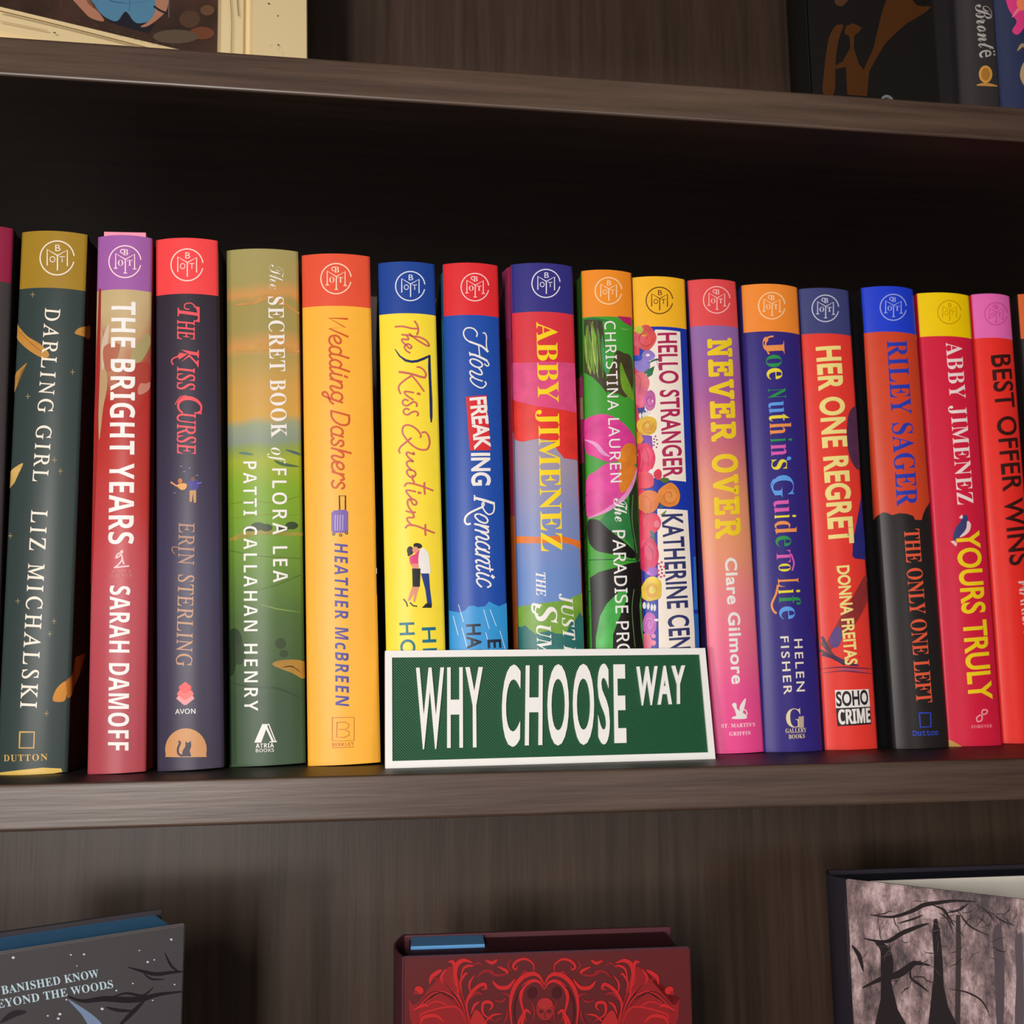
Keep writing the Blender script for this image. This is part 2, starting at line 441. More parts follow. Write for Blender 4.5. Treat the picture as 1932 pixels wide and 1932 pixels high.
for f_ in ([fe[0], fe[3]], [fe[1]], [fe[2]], [fe[4]], [fe[5], fe[6]]): art('feather_print', S, f_, r, 1, grain=0.3)
for k in range(0, len(st), 2): art('star_print', S, st[k:k+2], r, 1)
art('title', S, [T('DARLING GIRL', 'I', (86, 581), (62, 908), 28, CREAM, 1.35, 0.008, -0.27)], r, 3)
art('author_name', S, [T('LIZ MICHALSKI', 'I', (60, 962), (39, 1335), 30, CREAM, 1.35, 0.008, -0.27)], r, 3)
g2 = (205, 165, 90)
art('publisher_logo', S, [L([(38, 1381), (65, 1381), (64, 1411), (37, 1411), (38, 1381)], 3, g2, False), T('DUTTON', 'R', (8, 1436), (90, 1434), 12, g2, 1.2)], r, 3)
art('torn_edge', S, K(0, 900, .3106, [P([(0, 1795), (120, 1780), (260, 1765), (370, 1770), (380, 1790), (330, 1800), (0, 1812)], (215, 180, 90))]), r, 3)

# 3: red to pink, tan top
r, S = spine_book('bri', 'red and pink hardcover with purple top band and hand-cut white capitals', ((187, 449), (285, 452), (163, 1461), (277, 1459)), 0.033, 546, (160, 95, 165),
    lambda h: ramp('painted_red', [(0, (172, 72, 82)), (0.3, (186, 78, 88)), (0.42, (190, 72, 78)), (0.52, (186, 58, 52)), (0.68, (176, 48, 44)), (0.73, (170, 78, 62)), (0.80, (190, 160, 118)), (0.86, (196, 172, 128)), (1, (190, 164, 116))], h, 0.30, 34, stretch=(1.6, 1, 0.6)), side=(140, 44, 42))
emblem(r, S, 236, 494, 30, (250, 215, 222), True)
art('brush_marks', S, [P([(187, 600), (196, 640), (203, 720), (195, 770), (187, 830), (186, 700)], (184, 152, 112), True), P([(252, 662), (278, 628), (283, 650), (268, 680), (240, 700)], (164, 152, 104), True),
    P([(192, 650), (206, 610), (204, 650), (194, 700)], (206, 180, 160), True), P([(262, 728), (280, 712), (281, 735), (262, 745)], (196, 128, 112), True), P([(163, 1100), (187, 545), (191, 545), (189, 700), (184, 840), (172, 1100)], (160, 44, 42)), P([(196, 655), (226, 650), (215, 690), (200, 700)], (176, 104, 82), True), P([(244, 690), (282, 686), (281, 722), (250, 716)], (170, 66, 56), True)], r, 1)
bw_ = 0.0098
box('cover_spine', (-bw_, bw_, -0.0006, 0.004, 0.002, 0.2588), paint((240, 150, 176), 0.6), r)
art('title', S, [T('THE BRIGHT YEARS', 'B', (211, 569), (205, 1027), 46, WHITE, 1.05, 0.0)], r, 3)
art('author_name', S, [T('SARAH DAMOFF', 'B', (208, 1105), (204, 1416), 38, WHITE, 1.08, 0.0)], r, 3)
pk = (236, 190, 192)
art('publisher_logo', S, [L([(231, 1039), (228, 1047), (219, 1053), (223, 1045), (229, 1044)], 3, pk), L([(229, 1046), (231, 1055), (224, 1065), (218, 1070)], 3, pk), L([(231, 1055), (234, 1064)], 3, pk), L([(216, 1071), (243, 1068)], 3, pk, False), E(230, 1041, 3, 3, pk),
    T('SIMON &', 'R', (212, 1081), (248, 1080), 5, (214, 130, 134), 1.1), T('SCHUSTER', 'R', (208, 1089), (250, 1088), 5, (214, 130, 134), 1.1)], r, 3)

# 4: dark purple
r, S = spine_book('kis', 'dark purple hardcover with coral top band and slanted red capitals', ((297, 454), (408, 459), (294, 1457), (425, 1454)), 0.038, 554, (240, 72, 74),
    lambda h: ramp('night_purple', [(0, (62, 56, 74)), (0.35, (64, 58, 84)), (0.7, (54, 46, 62)), (1, (50, 42, 48))], h, 0.03), side=(46, 40, 48))
emblem(r, S, 353, 500, 30, (255, 215, 205))
rd = (232, 84, 92)
art('title', S, [T('T', 'I', (336, 578), (336, 608), 40, rd, 1, 0.012, -0.1), T('HE', 'I', (335, 604), (335, 641), 32, rd, 1, 0.012, -0.1), T('K', 'I', (336, 655), (335, 692), 39, rd, 1, 0.012, -0.1), T('ISS', 'I', (335, 692), (335, 736), 32, rd, 1, 0.012, -0.1),
    T('C', 'I', (336, 748), (336, 782), 44, rd, 1, 0.012, -0.1), T('URSE', 'I', (335, 780), (335, 857), 34, rd, 1, 0.012, -0.1),
    L([(375, 608), (372, 585), (362, 573), (350, 574), (349, 582), (357, 584)], 2.2, rd), L([(340, 672), (328, 676), (324, 682), (327, 688)], 2.6, rd), L([(331, 763), (340, 750), (352, 747)], 2, rd)], r, 3)
tn = (176, 128, 104)
art('author_name', S, [T('ERIN', 'I', (338, 986), (337, 1066), 29, tn, 1.1, 0.006, -0.2), T('STERLING', 'I', (337, 1084), (333, 1257), 29, (190, 142, 110), 1.1, 0.006, -0.2), L([(340, 1034), (328, 1032), (325, 1038), (330, 1045)], 1.6, tn)], r, 3)
pp = K(0, 900, .3106, [E(1095, 24, 14, 16, (196, 110, 60)), P([(1075, 50), (1110, 38), (1135, 45), (1128, 72), (1100, 78)], (226, 160, 80), True), L([(1040, 32), (1075, 56)], 9, (226, 150, 110)), L([(1128, 50), (1110, 75)], 8, (226, 150, 110)),
    P([(1145, 30), (1180, 12), (1212, 40), (1192, 82), (1152, 72)], (66, 60, 140), True), L([(1200, 40), (1222, 35)], 7, (120, 110, 190)), E(1172, 12, 12, 13, (120, 80, 60)), P([(1152, 82), (1192, 80), (1192, 155), (1178, 158), (1172, 100), (1166, 152), (1152, 150)], (196, 144, 92))])
art('couple_print', S, pp+[L([(x-2, y), (x+2, y)], 1, (150, 150, 190), False) for x, y in ((358, 883), (348, 890), (372, 897), (330, 930), (342, 880))], r, 2)
art('publisher_logo', S, [P([(350, 1304), (364, 1313), (367, 1318), (352, 1330), (347, 1330), (333, 1318), (336, 1313)], (240, 150, 150)), P([(350, 1296), (363, 1304), (366, 1310), (352, 1320), (347, 1320), (334, 1310), (337, 1304)], (236, 110, 108)), P([(350, 1286), (361, 1295), (361, 1300), (352, 1308), (347, 1308), (338, 1300), (338, 1295)], (238, 84, 84)),
    T('AVON', 'N', (331, 1347), (369, 1346), 9, WHITE, 1.05, 0.01)], r, 3)
moon = [(312, 1428)]+[(351+39*math.cos(a), 1414-40*math.sin(a)) for a in [math.pi*(1.08-1.16*i/16) for i in range(17)]]+[(390, 1428)]
art('moon_and_cat_print', S, [P(moon, (204, 146, 96)), P([(343, 1427), (345, 1416), (350, 1408), (350, 1398), (353, 1401), (356, 1401), (360, 1397), (361, 1408), (358, 1416), (361, 1427)], (52, 46, 62)), L([(344, 1426), (337, 1422), (336, 1412), (340, 1402), (338, 1399)], 4, (52, 46, 62))], r, 2)

# 5: green landscape, no band
r, S = spine_book('sec', 'landscape hardcover with green fields under an orange sky and two columns of white capitals', ((428, 474), (562, 479), (432, 1449), (577, 1440)), 0.050, None, None,
    lambda h: ramp('printed_landscape', [(0, (62, 84, 60)), (0.12, (60, 82, 56)), (0.28, (76, 104, 50)), (0.42, (112, 150, 50)), (0.52, (128, 166, 44)), (0.575, (160, 172, 52)), (0.60, (140, 156, 80)), (0.615, (136, 148, 132)), (0.645, (150, 158, 126)), (0.66, (206, 160, 74)), (0.72, (202, 156, 80)), (0.78, (172, 150, 84)), (0.80, (206, 148, 82)), (0.83, (160, 144, 82)), (0.89, (162, 144, 82)), (0.905, (206, 148, 84)), (0.93, (164, 150, 90)), (1, (164, 152, 96))], h, 0.05, 30, stretch=(1, 1, 1)))
dk = (58, 74, 44)
sc = K(400, 900, .3003, [L([(100, 260), (220, 250), (330, 235), (450, 240), (575, 235)], 6, (128, 136, 40), True, True), P([(110, 390), (200, 345), (300, 330), (450, 345), (570, 350), (560, 370), (300, 362), (150, 400)], (150, 140, 56), True),
    E(290, 310, 45, 26, dk), E(340, 318, 40, 24, dk), E(500, 305, 40, 24, dk), E(240, 325, 40, 18, dk), E(440, 325, 40, 18, dk), L([(105, 460), (200, 480), (330, 500), (450, 505), (580, 515)], 5, (88, 108, 36)), L([(240, 720), (400, 680), (520, 630), (575, 610)], 5, (78, 100, 40)),
    L([(300, 800), (420, 830), (560, 850)], 6, (140, 166, 80), True, True), L([(110, 170), (250, 150), (400, 160), (575, 110)], 5, (120, 140, 30)),
    E(140, 1040, 50, 90, (44, 62, 38)), E(170, 1110, 40, 70, (48, 66, 40)), E(120, 1160, 30, 90, (44, 62, 38)), E(430, 1045, 34, 34, dk), E(450, 1110, 26, 24, dk), P([(380, 1180), (440, 1150), (575, 1160), (578, 1265), (500, 1230)], (168, 124, 50), True),
    L([(430, 1200), (500, 1190), (560, 1230)], 8, (120, 84, 40), True, True), L([(105, 1290), (250, 1320), (420, 1330), (575, 1400)], 16, (50, 72, 48), True, True)])
sc += K(400, 440, .2381, [L([(210, 1740), (270, 1745), (330, 1755)], 22, (92, 122, 112), True, True), L([(580, 1715), (660, 1740), (715, 1760)], 22, (78, 104, 100), True, True), L([(490, 1800), (560, 1830), (690, 1850)], 26, (80, 104, 70), True, True), L([(180, 570), (330, 550), (460, 500), (570, 560), (690, 640)], 40, (196, 144, 80), True, True), L([(200, 930), (400, 900), (690, 940)], 60, (196, 146, 76), True, True)])
trees = [i for i in sc if i[0] == 'P' and i[2] in (dk, (44, 62, 38), (48, 66, 40))]
rest = [i for i in sc if i not in trees]
for t_ in (trees[:2]+trees[3:4], trees[2:3]+trees[4:5], trees[5:8], trees[8:]): art('tree_print', S, t_, r, 2, grain=0.3)
patch = [i for i in rest if i[0] == 'P' or i[3] == (120, 84, 40)]
for i in patch: art('meadow_print', S, [i], r, 1, grain=0.4)
for i in rest:
    if i not in patch: art('hedge_print', S, [i], r, 1, grain=0.3)
art('title', S, [T('The', 'C', (508, 500), (508, 546), 28, WHITE, 1, -0.02), T('SECRET BOOK', 'R', (506, 560), (512, 826), 29, WHITE, 1.12), T('of', 'J', (511, 845), (513, 876), 26, WHITE, 1, -0.01), T('FLORA LEA', 'B', (513, 884), (515, 1099), 28, WHITE, 1.25, -0.012)], r, 3)
art('author_name', S, [T('PATTI CALLAHAN HENRY', 'B', (459, 871), (461, 1341), 26, WHITE, 1.25, -0.012)], r, 3)
art('publisher_logo', S, [P([(480, 1401), (495, 1366), (506, 1366), (493, 1401)], WHITE), L([(501, 1368), (515, 1399)], 4, WHITE, False), L([(507, 1366), (520, 1399)], 2, WHITE, False), L([(509, 1400), (522, 1399)], 2, WHITE, False), T('ATRIA', 'B', (483, 1411), (517, 1410), 8, WHITE, 1.1), T('BOOKS', 'N', (483, 1419), (517, 1418), 6, WHITE, 1.1, 0.01)], r, 3)

# 6: orange-yellow with suitcase
r, S = spine_book('wed', 'yellow-orange hardcover with red-orange top band, red script title and a purple suitcase', ((569, 482), (698, 489), (581, 1448), (718, 1439)), 0.0455, 577, (228, 84, 56), (250, 180, 62))
emblem(r, S, 634, 526, 28.5, (252, 214, 190), True)
og = (206, 88, 40)
W1 = [L(p, 40, og, sm) for p, sm in (([(590, 128), (225, 112), (545, 298), (228, 325), (600, 488)], False),
    ([(325, 505), (345, 570), (400, 620), (455, 605), (455, 540), (400, 480), (330, 465), (250, 490), (225, 560), (250, 625), (310, 680)], True),
    ([(430, 850), (465, 790), (430, 720), (340, 690), (260, 700), (230, 760), (275, 822), (340, 845)], True), ([(620, 922), (430, 862), (290, 838), (240, 850), (245, 890), (310, 965)], True),
    ([(430, 1115), (470, 1060), (440, 1000), (350, 955), (270, 970), (238, 1030), (280, 1090), (350, 1110)], True), ([(630, 1195), (430, 1125), (290, 1097), (243, 1112), (255, 1150), (310, 1215)], True),
    ([(480, 1272), (310, 1230), (255, 1240), (250, 1285), (310, 1345)], True), ([(250, 1343), (380, 1375), (480, 1400)], True), ([(360, 1370), (465, 1440), (482, 1510), (440, 1530), (300, 1488), (255, 1495), (262, 1545), (340, 1625)], True),
    ([(440, 1790), (488, 1730), (470, 1660), (400, 1620), (320, 1622), (270, 1680), (300, 1750), (370, 1775)], True), ([(490, 1820), (300, 1760), (180, 1715), (100, 1670), (97, 1625), (140, 1605), (190, 1640), (215, 1720), (250, 1800), (308, 1848)], True))]
W1.append(L([(538, 1287), (588, 1310)], 42, og, False))
W2 = [L(p, 40, og, sm) for p, sm in (([(630, 262), (265, 165)], False), ([(268, 165), (272, 270), (325, 360), (420, 430), (530, 455), (605, 430), (628, 360), (622, 262)], True),
    ([(460, 660), (500, 610), (480, 540), (400, 490), (310, 495), (265, 550), (290, 620), (370, 650)], True), ([(505, 692), (430, 668), (300, 635), (268, 650), (290, 700), (318, 722)], True),
    ([(318, 722), (275, 760), (280, 830), (330, 860), (390, 825), (430, 772), (490, 772), (512, 830), (490, 872), (452, 880)], True), ([(662, 1022), (275, 918)], False), ([(400, 960), (495, 1020), (512, 1080), (470, 1108), (350, 1070), (285, 1080), (285, 1120), (350, 1180), (410, 1215)], True),
    ([(375, 1230), (392, 1300), (450, 1348), (510, 1328), (508, 1260), (450, 1208), (370, 1192), (295, 1220), (280, 1300), (310, 1365), (360, 1420)], True), ([(284, 1396), (390, 1430), (520, 1455)], True), ([(440, 1445), (505, 1500), (520, 1550), (458, 1568)], True),
    ([(312, 1572), (280, 1640), (310, 1712), (370, 1716), (420, 1650), (470, 1612), (520, 1650), (526, 1708), (478, 1742)], True))]
art('title', S, K(600, 590, 80/859, W1)+K(600, 760, 80/859, W2), r, 3)
pu = (124, 98, 168)
art('suitcase_print', S, K(400, 900, .3003, [L([(802, 205), (800, 118), (838, 118), (838, 205)], 9, (46, 44, 40), False), P([(765, 210), (840, 205), (855, 220), (855, 340), (842, 350), (765, 352), (750, 340), (750, 225)], pu)]+[L([(x, 240), (x-2, 335)], 5, (190, 174, 220), False) for x in (775, 790, 806, 822)]+[E(x, y, 10, 10, (60, 52, 50)) for x, y in ((764, 358), (808, 365), (845, 352))]+[E(x, y, 4, 4, (240, 190, 90)) for x, y in ((764, 358), (808, 365), (845, 352))]), r, 2)
art('author_name', S, [T('HEATHER McBREEN', 'B', (631, 1025), (633, 1333), 25, (84, 74, 152), 1.2, 0.0, 0.14)], r, 3)
bo = (196, 112, 44)
art('publisher_logo', S, [L([(627, 1354), (668, 1353), (668, 1397), (627, 1398), (627, 1354)], 1.5, bo, False), L([(636, 1363), (650, 1362), (659, 1367), (656, 1374), (648, 1376), (658, 1380), (659, 1387), (650, 1391), (635, 1391), (636, 1363)], 1.5, bo, False), L([(639, 1376), (650, 1376)], 1.2, bo, False),
    T('BERKLEY', 'S', (627, 1408), (668, 1406), 6, bo, 1.15, 0.01), L([(627, 1411), (668, 1409)], 1.2, bo, False)], r, 3)
art('side_print', S, [P([(709, 962), (713, 962), (714, 995), (710, 995)], (120, 110, 130)), P([(710, 996), (714, 996), (716, 1070), (711, 1070)], (40, 34, 34)), P([(711, 1072), (716, 1072), (716, 1082), (711, 1082)], WHITE), P([(711, 1083), (716, 1083), (715, 1105), (712, 1125)], (40, 34, 34))], r, 1)

# 7: yellow, navy band
r, S = spine_book('quo', 'yellow hardcover with blue top band, pink handwriting and a kissing couple', ((712, 497), (821, 503), (730, 1230), (839, 1230)), 0.047, 591, (32, 68, 150), (250, 222, 62), side=(22, 84, 96))
emblem(r, S, 774, 540, 27.5, (226, 230, 246))
pc = (206, 104, 96); nv = (34, 48, 96)
Q1 = [L(p, 31, pc) for p in ([(105, 160), (240, 155), (400, 190), (500, 195)], [(455, 60), (500, 130), (522, 220), (495, 305)], [(360, 285), (420, 340), (560, 440), (690, 510), (715, 490), (660, 410), (540, 350), (420, 335), (340, 315), (225, 305)],
    [(310, 320), (345, 378), (320, 395), (240, 385), (222, 410), (260, 460), (290, 500)], [(300, 490), (350, 545), (392, 550), (392, 510), (340, 475), (290, 490), (272, 540), (310, 600), (368, 635)],
    [(175, 985), (300, 1000), (430, 1030), (560, 1075), (640, 1085)], [(640, 1085), (660, 1030), (620, 950), (550, 900), (500, 895)], [(420, 1070), (520, 1190), (622, 1335)], [(400, 1050), (280, 1130), (190, 1210), (165, 1290), (200, 1380)],
    [(432, 1360), (300, 1340), (272, 1360), (320, 1420), (425, 1490)], [(335, 1505), (280, 1485), (238, 1520), (252, 1580), (320, 1598), (380, 1560), (440, 1527), (493, 1560), (488, 1612)], [(355, 1670), (300, 1650), (253, 1690), (268, 1745), (330, 1763), (400, 1720), (470, 1702), (518, 1740), (503, 1783)])]
Q1.append(L([(508, 1377), (545, 1388)], 44, pc, False)); Q1.append(L([(180, 985), (300, 1000), (430, 1030), (560, 1072), (630, 1085)], 38, pc))
Q2 = [L(p, 29, pc) for p in ([(505, 310), (515, 270), (460, 190), (380, 130), (290, 105), (225, 140), (215, 230), (270, 330), (360, 430), (470, 500), (570, 518), (630, 490), (658, 400), (640, 290), (590, 225), (535, 230)], [(355, 320), (270, 390), (190, 460), (157, 520), (170, 568)],
    [(390, 560), (405, 590), (350, 575), (300, 555), (278, 590), (320, 650), (370, 690), (385, 710), (320, 700), (282, 730), (300, 790), (360, 850)], [(360, 850), (300, 850), (287, 900), (330, 960), (390, 968), (428, 920), (408, 870), (350, 850)], [(380, 940), (370, 980), (405, 1055)],
    [(710, 1190), (560, 1130), (400, 1080), (290, 1070), (247, 1118)], [(572, 1060), (570, 1150), (580, 1250)], [(425, 1208), (310, 1185), (272, 1200), (310, 1260), (380, 1340)], [(340, 1340), (390, 1420), (438, 1418), (438, 1370), (380, 1332), (310, 1342), (297, 1410), (330, 1490), (390, 1560)],
    [(275, 1530), (350, 1550), (420, 1550)], [(380, 1560), (400, 1620), (380, 1638), (300, 1640), (292, 1680), (340, 1740), (380, 1768)], [(730, 1890), (580, 1830), (420, 1770), (310, 1765), (262, 1808)], [(588, 1755), (585, 1840), (590, 1930)])]
Q2.append(L([(472, 1225), (508, 1230)], 38, pc, False))
art('title', S, K(735, 600, 90/869, Q1)+K(735, 790, 90/790, Q2)+K(735, 600, 90/869, [P([(88, 565), (110, 575), (200, 690), (300, 755), (400, 778), (500, 765), (610, 722), (730, 670), (735, 700), (620, 765), (500, 810), (400, 820), (280, 795), (170, 700)], nv), P([(700, 690), (735, 680), (750, 1100), (770, 1500), (772, 1800), (760, 1905), (742, 1905), (728, 1800), (715, 1300), (695, 900)], nv)]), r, 3)
skn = (226, 150, 120); bk = (34, 32, 38)
art('couple_print', S, K(400, 900, .3003, [E(1292, 432, 28, 17, bk, 0.2), E(1245, 463, 21, 28, bk), E(1237, 488, 9, 10, bk), E(1278, 458, 20, 20, skn), P([(1240, 505), (1275, 485), (1320, 448), (1316, 520), (1300, 552), (1255, 558)], (226, 70, 120), True), P([(1255, 545), (1305, 545), (1308, 572), (1258, 575)], skn), P([(1305, 460), (1330, 448), (1358, 480), (1370, 560), (1366, 612), (1312, 602), (1296, 530)], (238, 232, 226), True),
    P([(1257, 575), (1310, 575), (1305, 690), (1260, 690)], bk), P([(1258, 690), (1300, 690), (1275, 785), (1264, 785), (1270, 730), (1240, 780), (1228, 775)], skn), P([(1312, 606), (1362, 606), (1368, 700), (1380, 795), (1352, 800), (1340, 710)], (34, 60, 130)), P([(1318, 822), (1345, 793), (1380, 797), (1378, 822)], bk), L([(1205, 768), (1222, 790), (1228, 812)], 8, bk, False), L([(1245, 790), (1262, 808), (1286, 812)], 8, bk, False)]), r, 2)
tl_ = (24, 110, 134)
art('author_name', S, [T('HELEN', 'S', (796, 1184), (804, 1342), 25, tl_, 1.2, 0.012), T('HOANG', 'S', (754, 1175), (761, 1336), 27, tl_, 1.2, 0.012)], r, 3)

# 8: blue with red band
r, S = spine_book('how', 'blue hardcover with red top band, white script and a tilted red box on its title', ((836, 498), (939, 505), (849, 1225), (958, 1225)), 0.047, 594, (222, 46, 52), (34, 78, 168), side=(56, 140, 180))
emblem(r, S, 896, 542, 26, (250, 205, 205), True)
H1 = [L(p, wd, WHITE) for p, wd in (([(470, 425), (485, 350), (420, 260), (320, 225), (220, 250), (175, 350), (220, 470), (320, 545), (470, 600)], 30), ([(320, 545), (470, 600), (600, 655), (725, 770)], 44), ([(615, 345), (660, 350), (695, 430), (690, 560), (700, 690), (730, 770)], 26), ([(520, 640), (530, 760), (545, 880)], 26),
    ([(320, 825), (440, 850), (600, 920), (700, 975)], 48), ([(700, 975), (750, 1060), (710, 1098), (650, 1050)], 28), ([(312, 785), (330, 860)], 28), ([(380, 935), (480, 960), (580, 1025), (598, 1090), (540, 1128), (440, 1110), (345, 1040), (325, 970), (380, 935)], 34),
    ([(520, 1150), (570, 1200), (595, 1265), (565, 1295), (470, 1270), (360, 1212), (322, 1232), (340, 1300), (400, 1350)], 34), ([(600, 1440), (480, 1400), (370, 1352), (332, 1382), (345, 1440), (420, 1520), (540, 1588), (620, 1585), (688, 1510), (660, 1455)], 30))]
H2 = [L(p, wd, WHITE) for p, wd in (([(340, 190), (500, 230), (690, 290)], 48), ([(340, 145), (342, 235)], 26), ([(690, 290), (695, 380), (670, 460), (600, 490), (540, 450), (490, 370), (475, 300), (500, 270), (512, 310), (490, 350)], 26), ([(490, 350), (400, 390), (260, 460), (185, 530), (165, 610), (200, 668), (262, 660)], 36),
    ([(420, 480), (530, 530), (578, 600), (540, 648), (440, 620), (362, 550), (355, 497), (420, 480)], 30), ([(345, 665), (470, 692), (590, 718)], 36), ([(450, 695), (560, 750), (588, 805), (540, 818), (352, 770)], 34), ([(460, 815), (565, 870), (592, 925), (540, 943), (420, 900), (367, 907), (390, 960)], 34),
    ([(600, 1120), (600, 1070), (520, 1010), (430, 985), (368, 1010), (382, 1070), (450, 1115), (540, 1135)], 32), ([(605, 1188), (500, 1142), (382, 1112), (367, 1150), (400, 1185)], 34), ([(360, 1207), (480, 1237), (605, 1262)], 36), ([(470, 1245), (580, 1310), (602, 1365), (550, 1378), (430, 1325), (367, 1332), (377, 1370)], 34),
    ([(668, 1498), (560, 1470), (430, 1422), (377, 1432), (392, 1480), (430, 1508)], 34), ([(610, 1400), (622, 1535)], 24), ([(600, 1608), (480, 1562), (392, 1562), (382, 1600), (420, 1630)], 34), ([(575, 1818), (630, 1780), (600, 1720), (500, 1670), (402, 1662), (382, 1710), (420, 1770), (465, 1808)], 32))]
H2.append(L([(652, 1612), (682, 1640)], 52, WHITE, False))
art('title', S, [P([(879, 749), (918, 746), (925, 850), (886, 850)], (214, 44, 50)), L([(916, 763), (920, 800)], 2, WHITE, False)]+K(860, 600, 80/966, H1)+[T('FREAK', 'S', (887, 751), (896, 849), 29, WHITE, 0.98, 0.03), T('ING', 'S', (890, 855), (891, 917), 33, WHITE, 0.98, 0.03)]+K(860, 920, 90/869, H2), r, 3)
sky = (54, 150, 214)
cl = K(800, 880, .3105, [P([(150, 850), (170, 880), (215, 888), (250, 875), (270, 850), (300, 845), (325, 855), (370, 850), (395, 820), (420, 835), (455, 850), (500, 830), (540, 1800), (160, 1800)], sky)])
cl += K(800, 880, .3105, [L(p, 4, (200, 226, 244), False) for p in ([(210, 840), (240, 945)], [(178, 910), (208, 1025)], [(362, 870), (395, 985)], [(400, 870), (438, 970)], [(230, 980), (268, 1120)], [(375, 1010), (400, 1110)], [(460, 1000), (492, 1110)])])
cl += [P([(829, 612), (834, 600), (838, 640), (846, 1225), (838, 1225)], (70, 150, 180))]
art('rain_cloud_print', S, cl, r, 1)
art('author_name', S, [T('HARDING', 'S', (880, 1178), (887, 1332), 26, (36, 40, 60), 1.05, 0.022), T('EMILY', 'S', (920, 1207), (926, 1312), 24, (36, 40, 60), 1.05, 0.022)], r, 3)

# 9: painted bands of red, pink, lavender
r, S = spine_book('jim', 'hardcover painted in red, pink, lavender and blue with indigo top band and big yellow capitals', ((965, 499), (1079, 506), (980, 1225), (1103, 1225)), 0.0465, 588, (54, 50, 128), (216, 54, 66), bulge=0.004, side=(206, 60, 92))
emblem(r, S, 1030, 535, 26.5, (230, 228, 244))
LAVBLUE = ramp('lavender_to_blue', [(0.0, (104, 138, 200)), (0.36, (106, 138, 198)), (0.48, (134, 142, 188)), (0.58, (160, 148, 172)), (1, (162, 148, 170))], 0.255, 0.06, 60)
lav = (158, 146, 176); blu = (108, 138, 196)
c5 = lambda p: (800+p[0]*.2381, 460+p[1]*.2381); c6 = lambda p: (800+p[0]*.3105, 880+p[1]*.3105)
edge = [c5(p) for p in ((705, 1490), (740, 1560), (780, 1570), (900, 1545), (1010, 1560), (1060, 1640), (1110, 1700), (1212, 1715))]
sc = [P([c5(p) for p in ((693, 970), (800, 945), (950, 935), (1200, 950), (1207, 1340), (1060, 1310), (900, 1290), (780, 1260), (695, 1220))], (222, 78, 128)), P([c5(p) for p in ((695, 1225), (780, 1262), (900, 1292), (1060, 1312), (1207, 1342), (1212, 1712), (1110, 1698), (1060, 1638), (1010, 1558), (900, 1543), (780, 1568), (740, 1558), (703, 1480))], (228, 56, 50)),
    P(edge+[c6((945, 460)), c6((985, 1750)), c6((590, 1750)), c6((556, 450))], LAVBLUE),
    P([c6(p) for p in ((555, 430), (700, 428), (830, 420), (900, 440), (947, 455), (950, 505), (900, 475), (830, 462), (700, 468), (556, 474))], (228, 120, 44)), P([c6(p) for p in ((566, 872), (700, 832), (850, 815), (958, 770), (985, 1750), (580, 1750))], (120, 164, 60)),
    P([c6(p) for p in ((568, 955), (590, 975), (615, 965), (640, 990), (680, 1020), (720, 1005), (760, 1000), (800, 1015), (860, 1020), (895, 935), (915, 940), (945, 885), (965, 920), (985, 1750), (580, 1750))], (48, 112, 108)), P([c6(p) for p in ((500, 300), (553, 300), (590, 1750), (540, 1750))], (214, 104, 44)), P([(948, 515), (963, 500), (966, 640), (954, 640)], (214, 70, 124))]
art('painted_hills_print', S, sc, r, 1, grain=0.3)
yl = (250, 214, 30)
art('author_name', S, [T('ABBY JIMENEZ', 'R', (1012, 608), (1021, 1041), 39, yl, 1.0)], r, 3)
art('title', S, [T('THE', 'J', (1011, 1080), (1012, 1125), 18, WHITE), T('S', 'J', (1009, 1138), (1011, 1178), 40, WHITE), T('UMMER', 'J', (1012, 1180), (1018, 1322), 27, WHITE), L([(1018, 1146), (1006, 1140), (1005, 1152), (1014, 1160)], 4, WHITE), T('JUST FOR', 'J', (1057, 1120), (1068, 1290), 22, WHITE, 1.05)], r, 3)

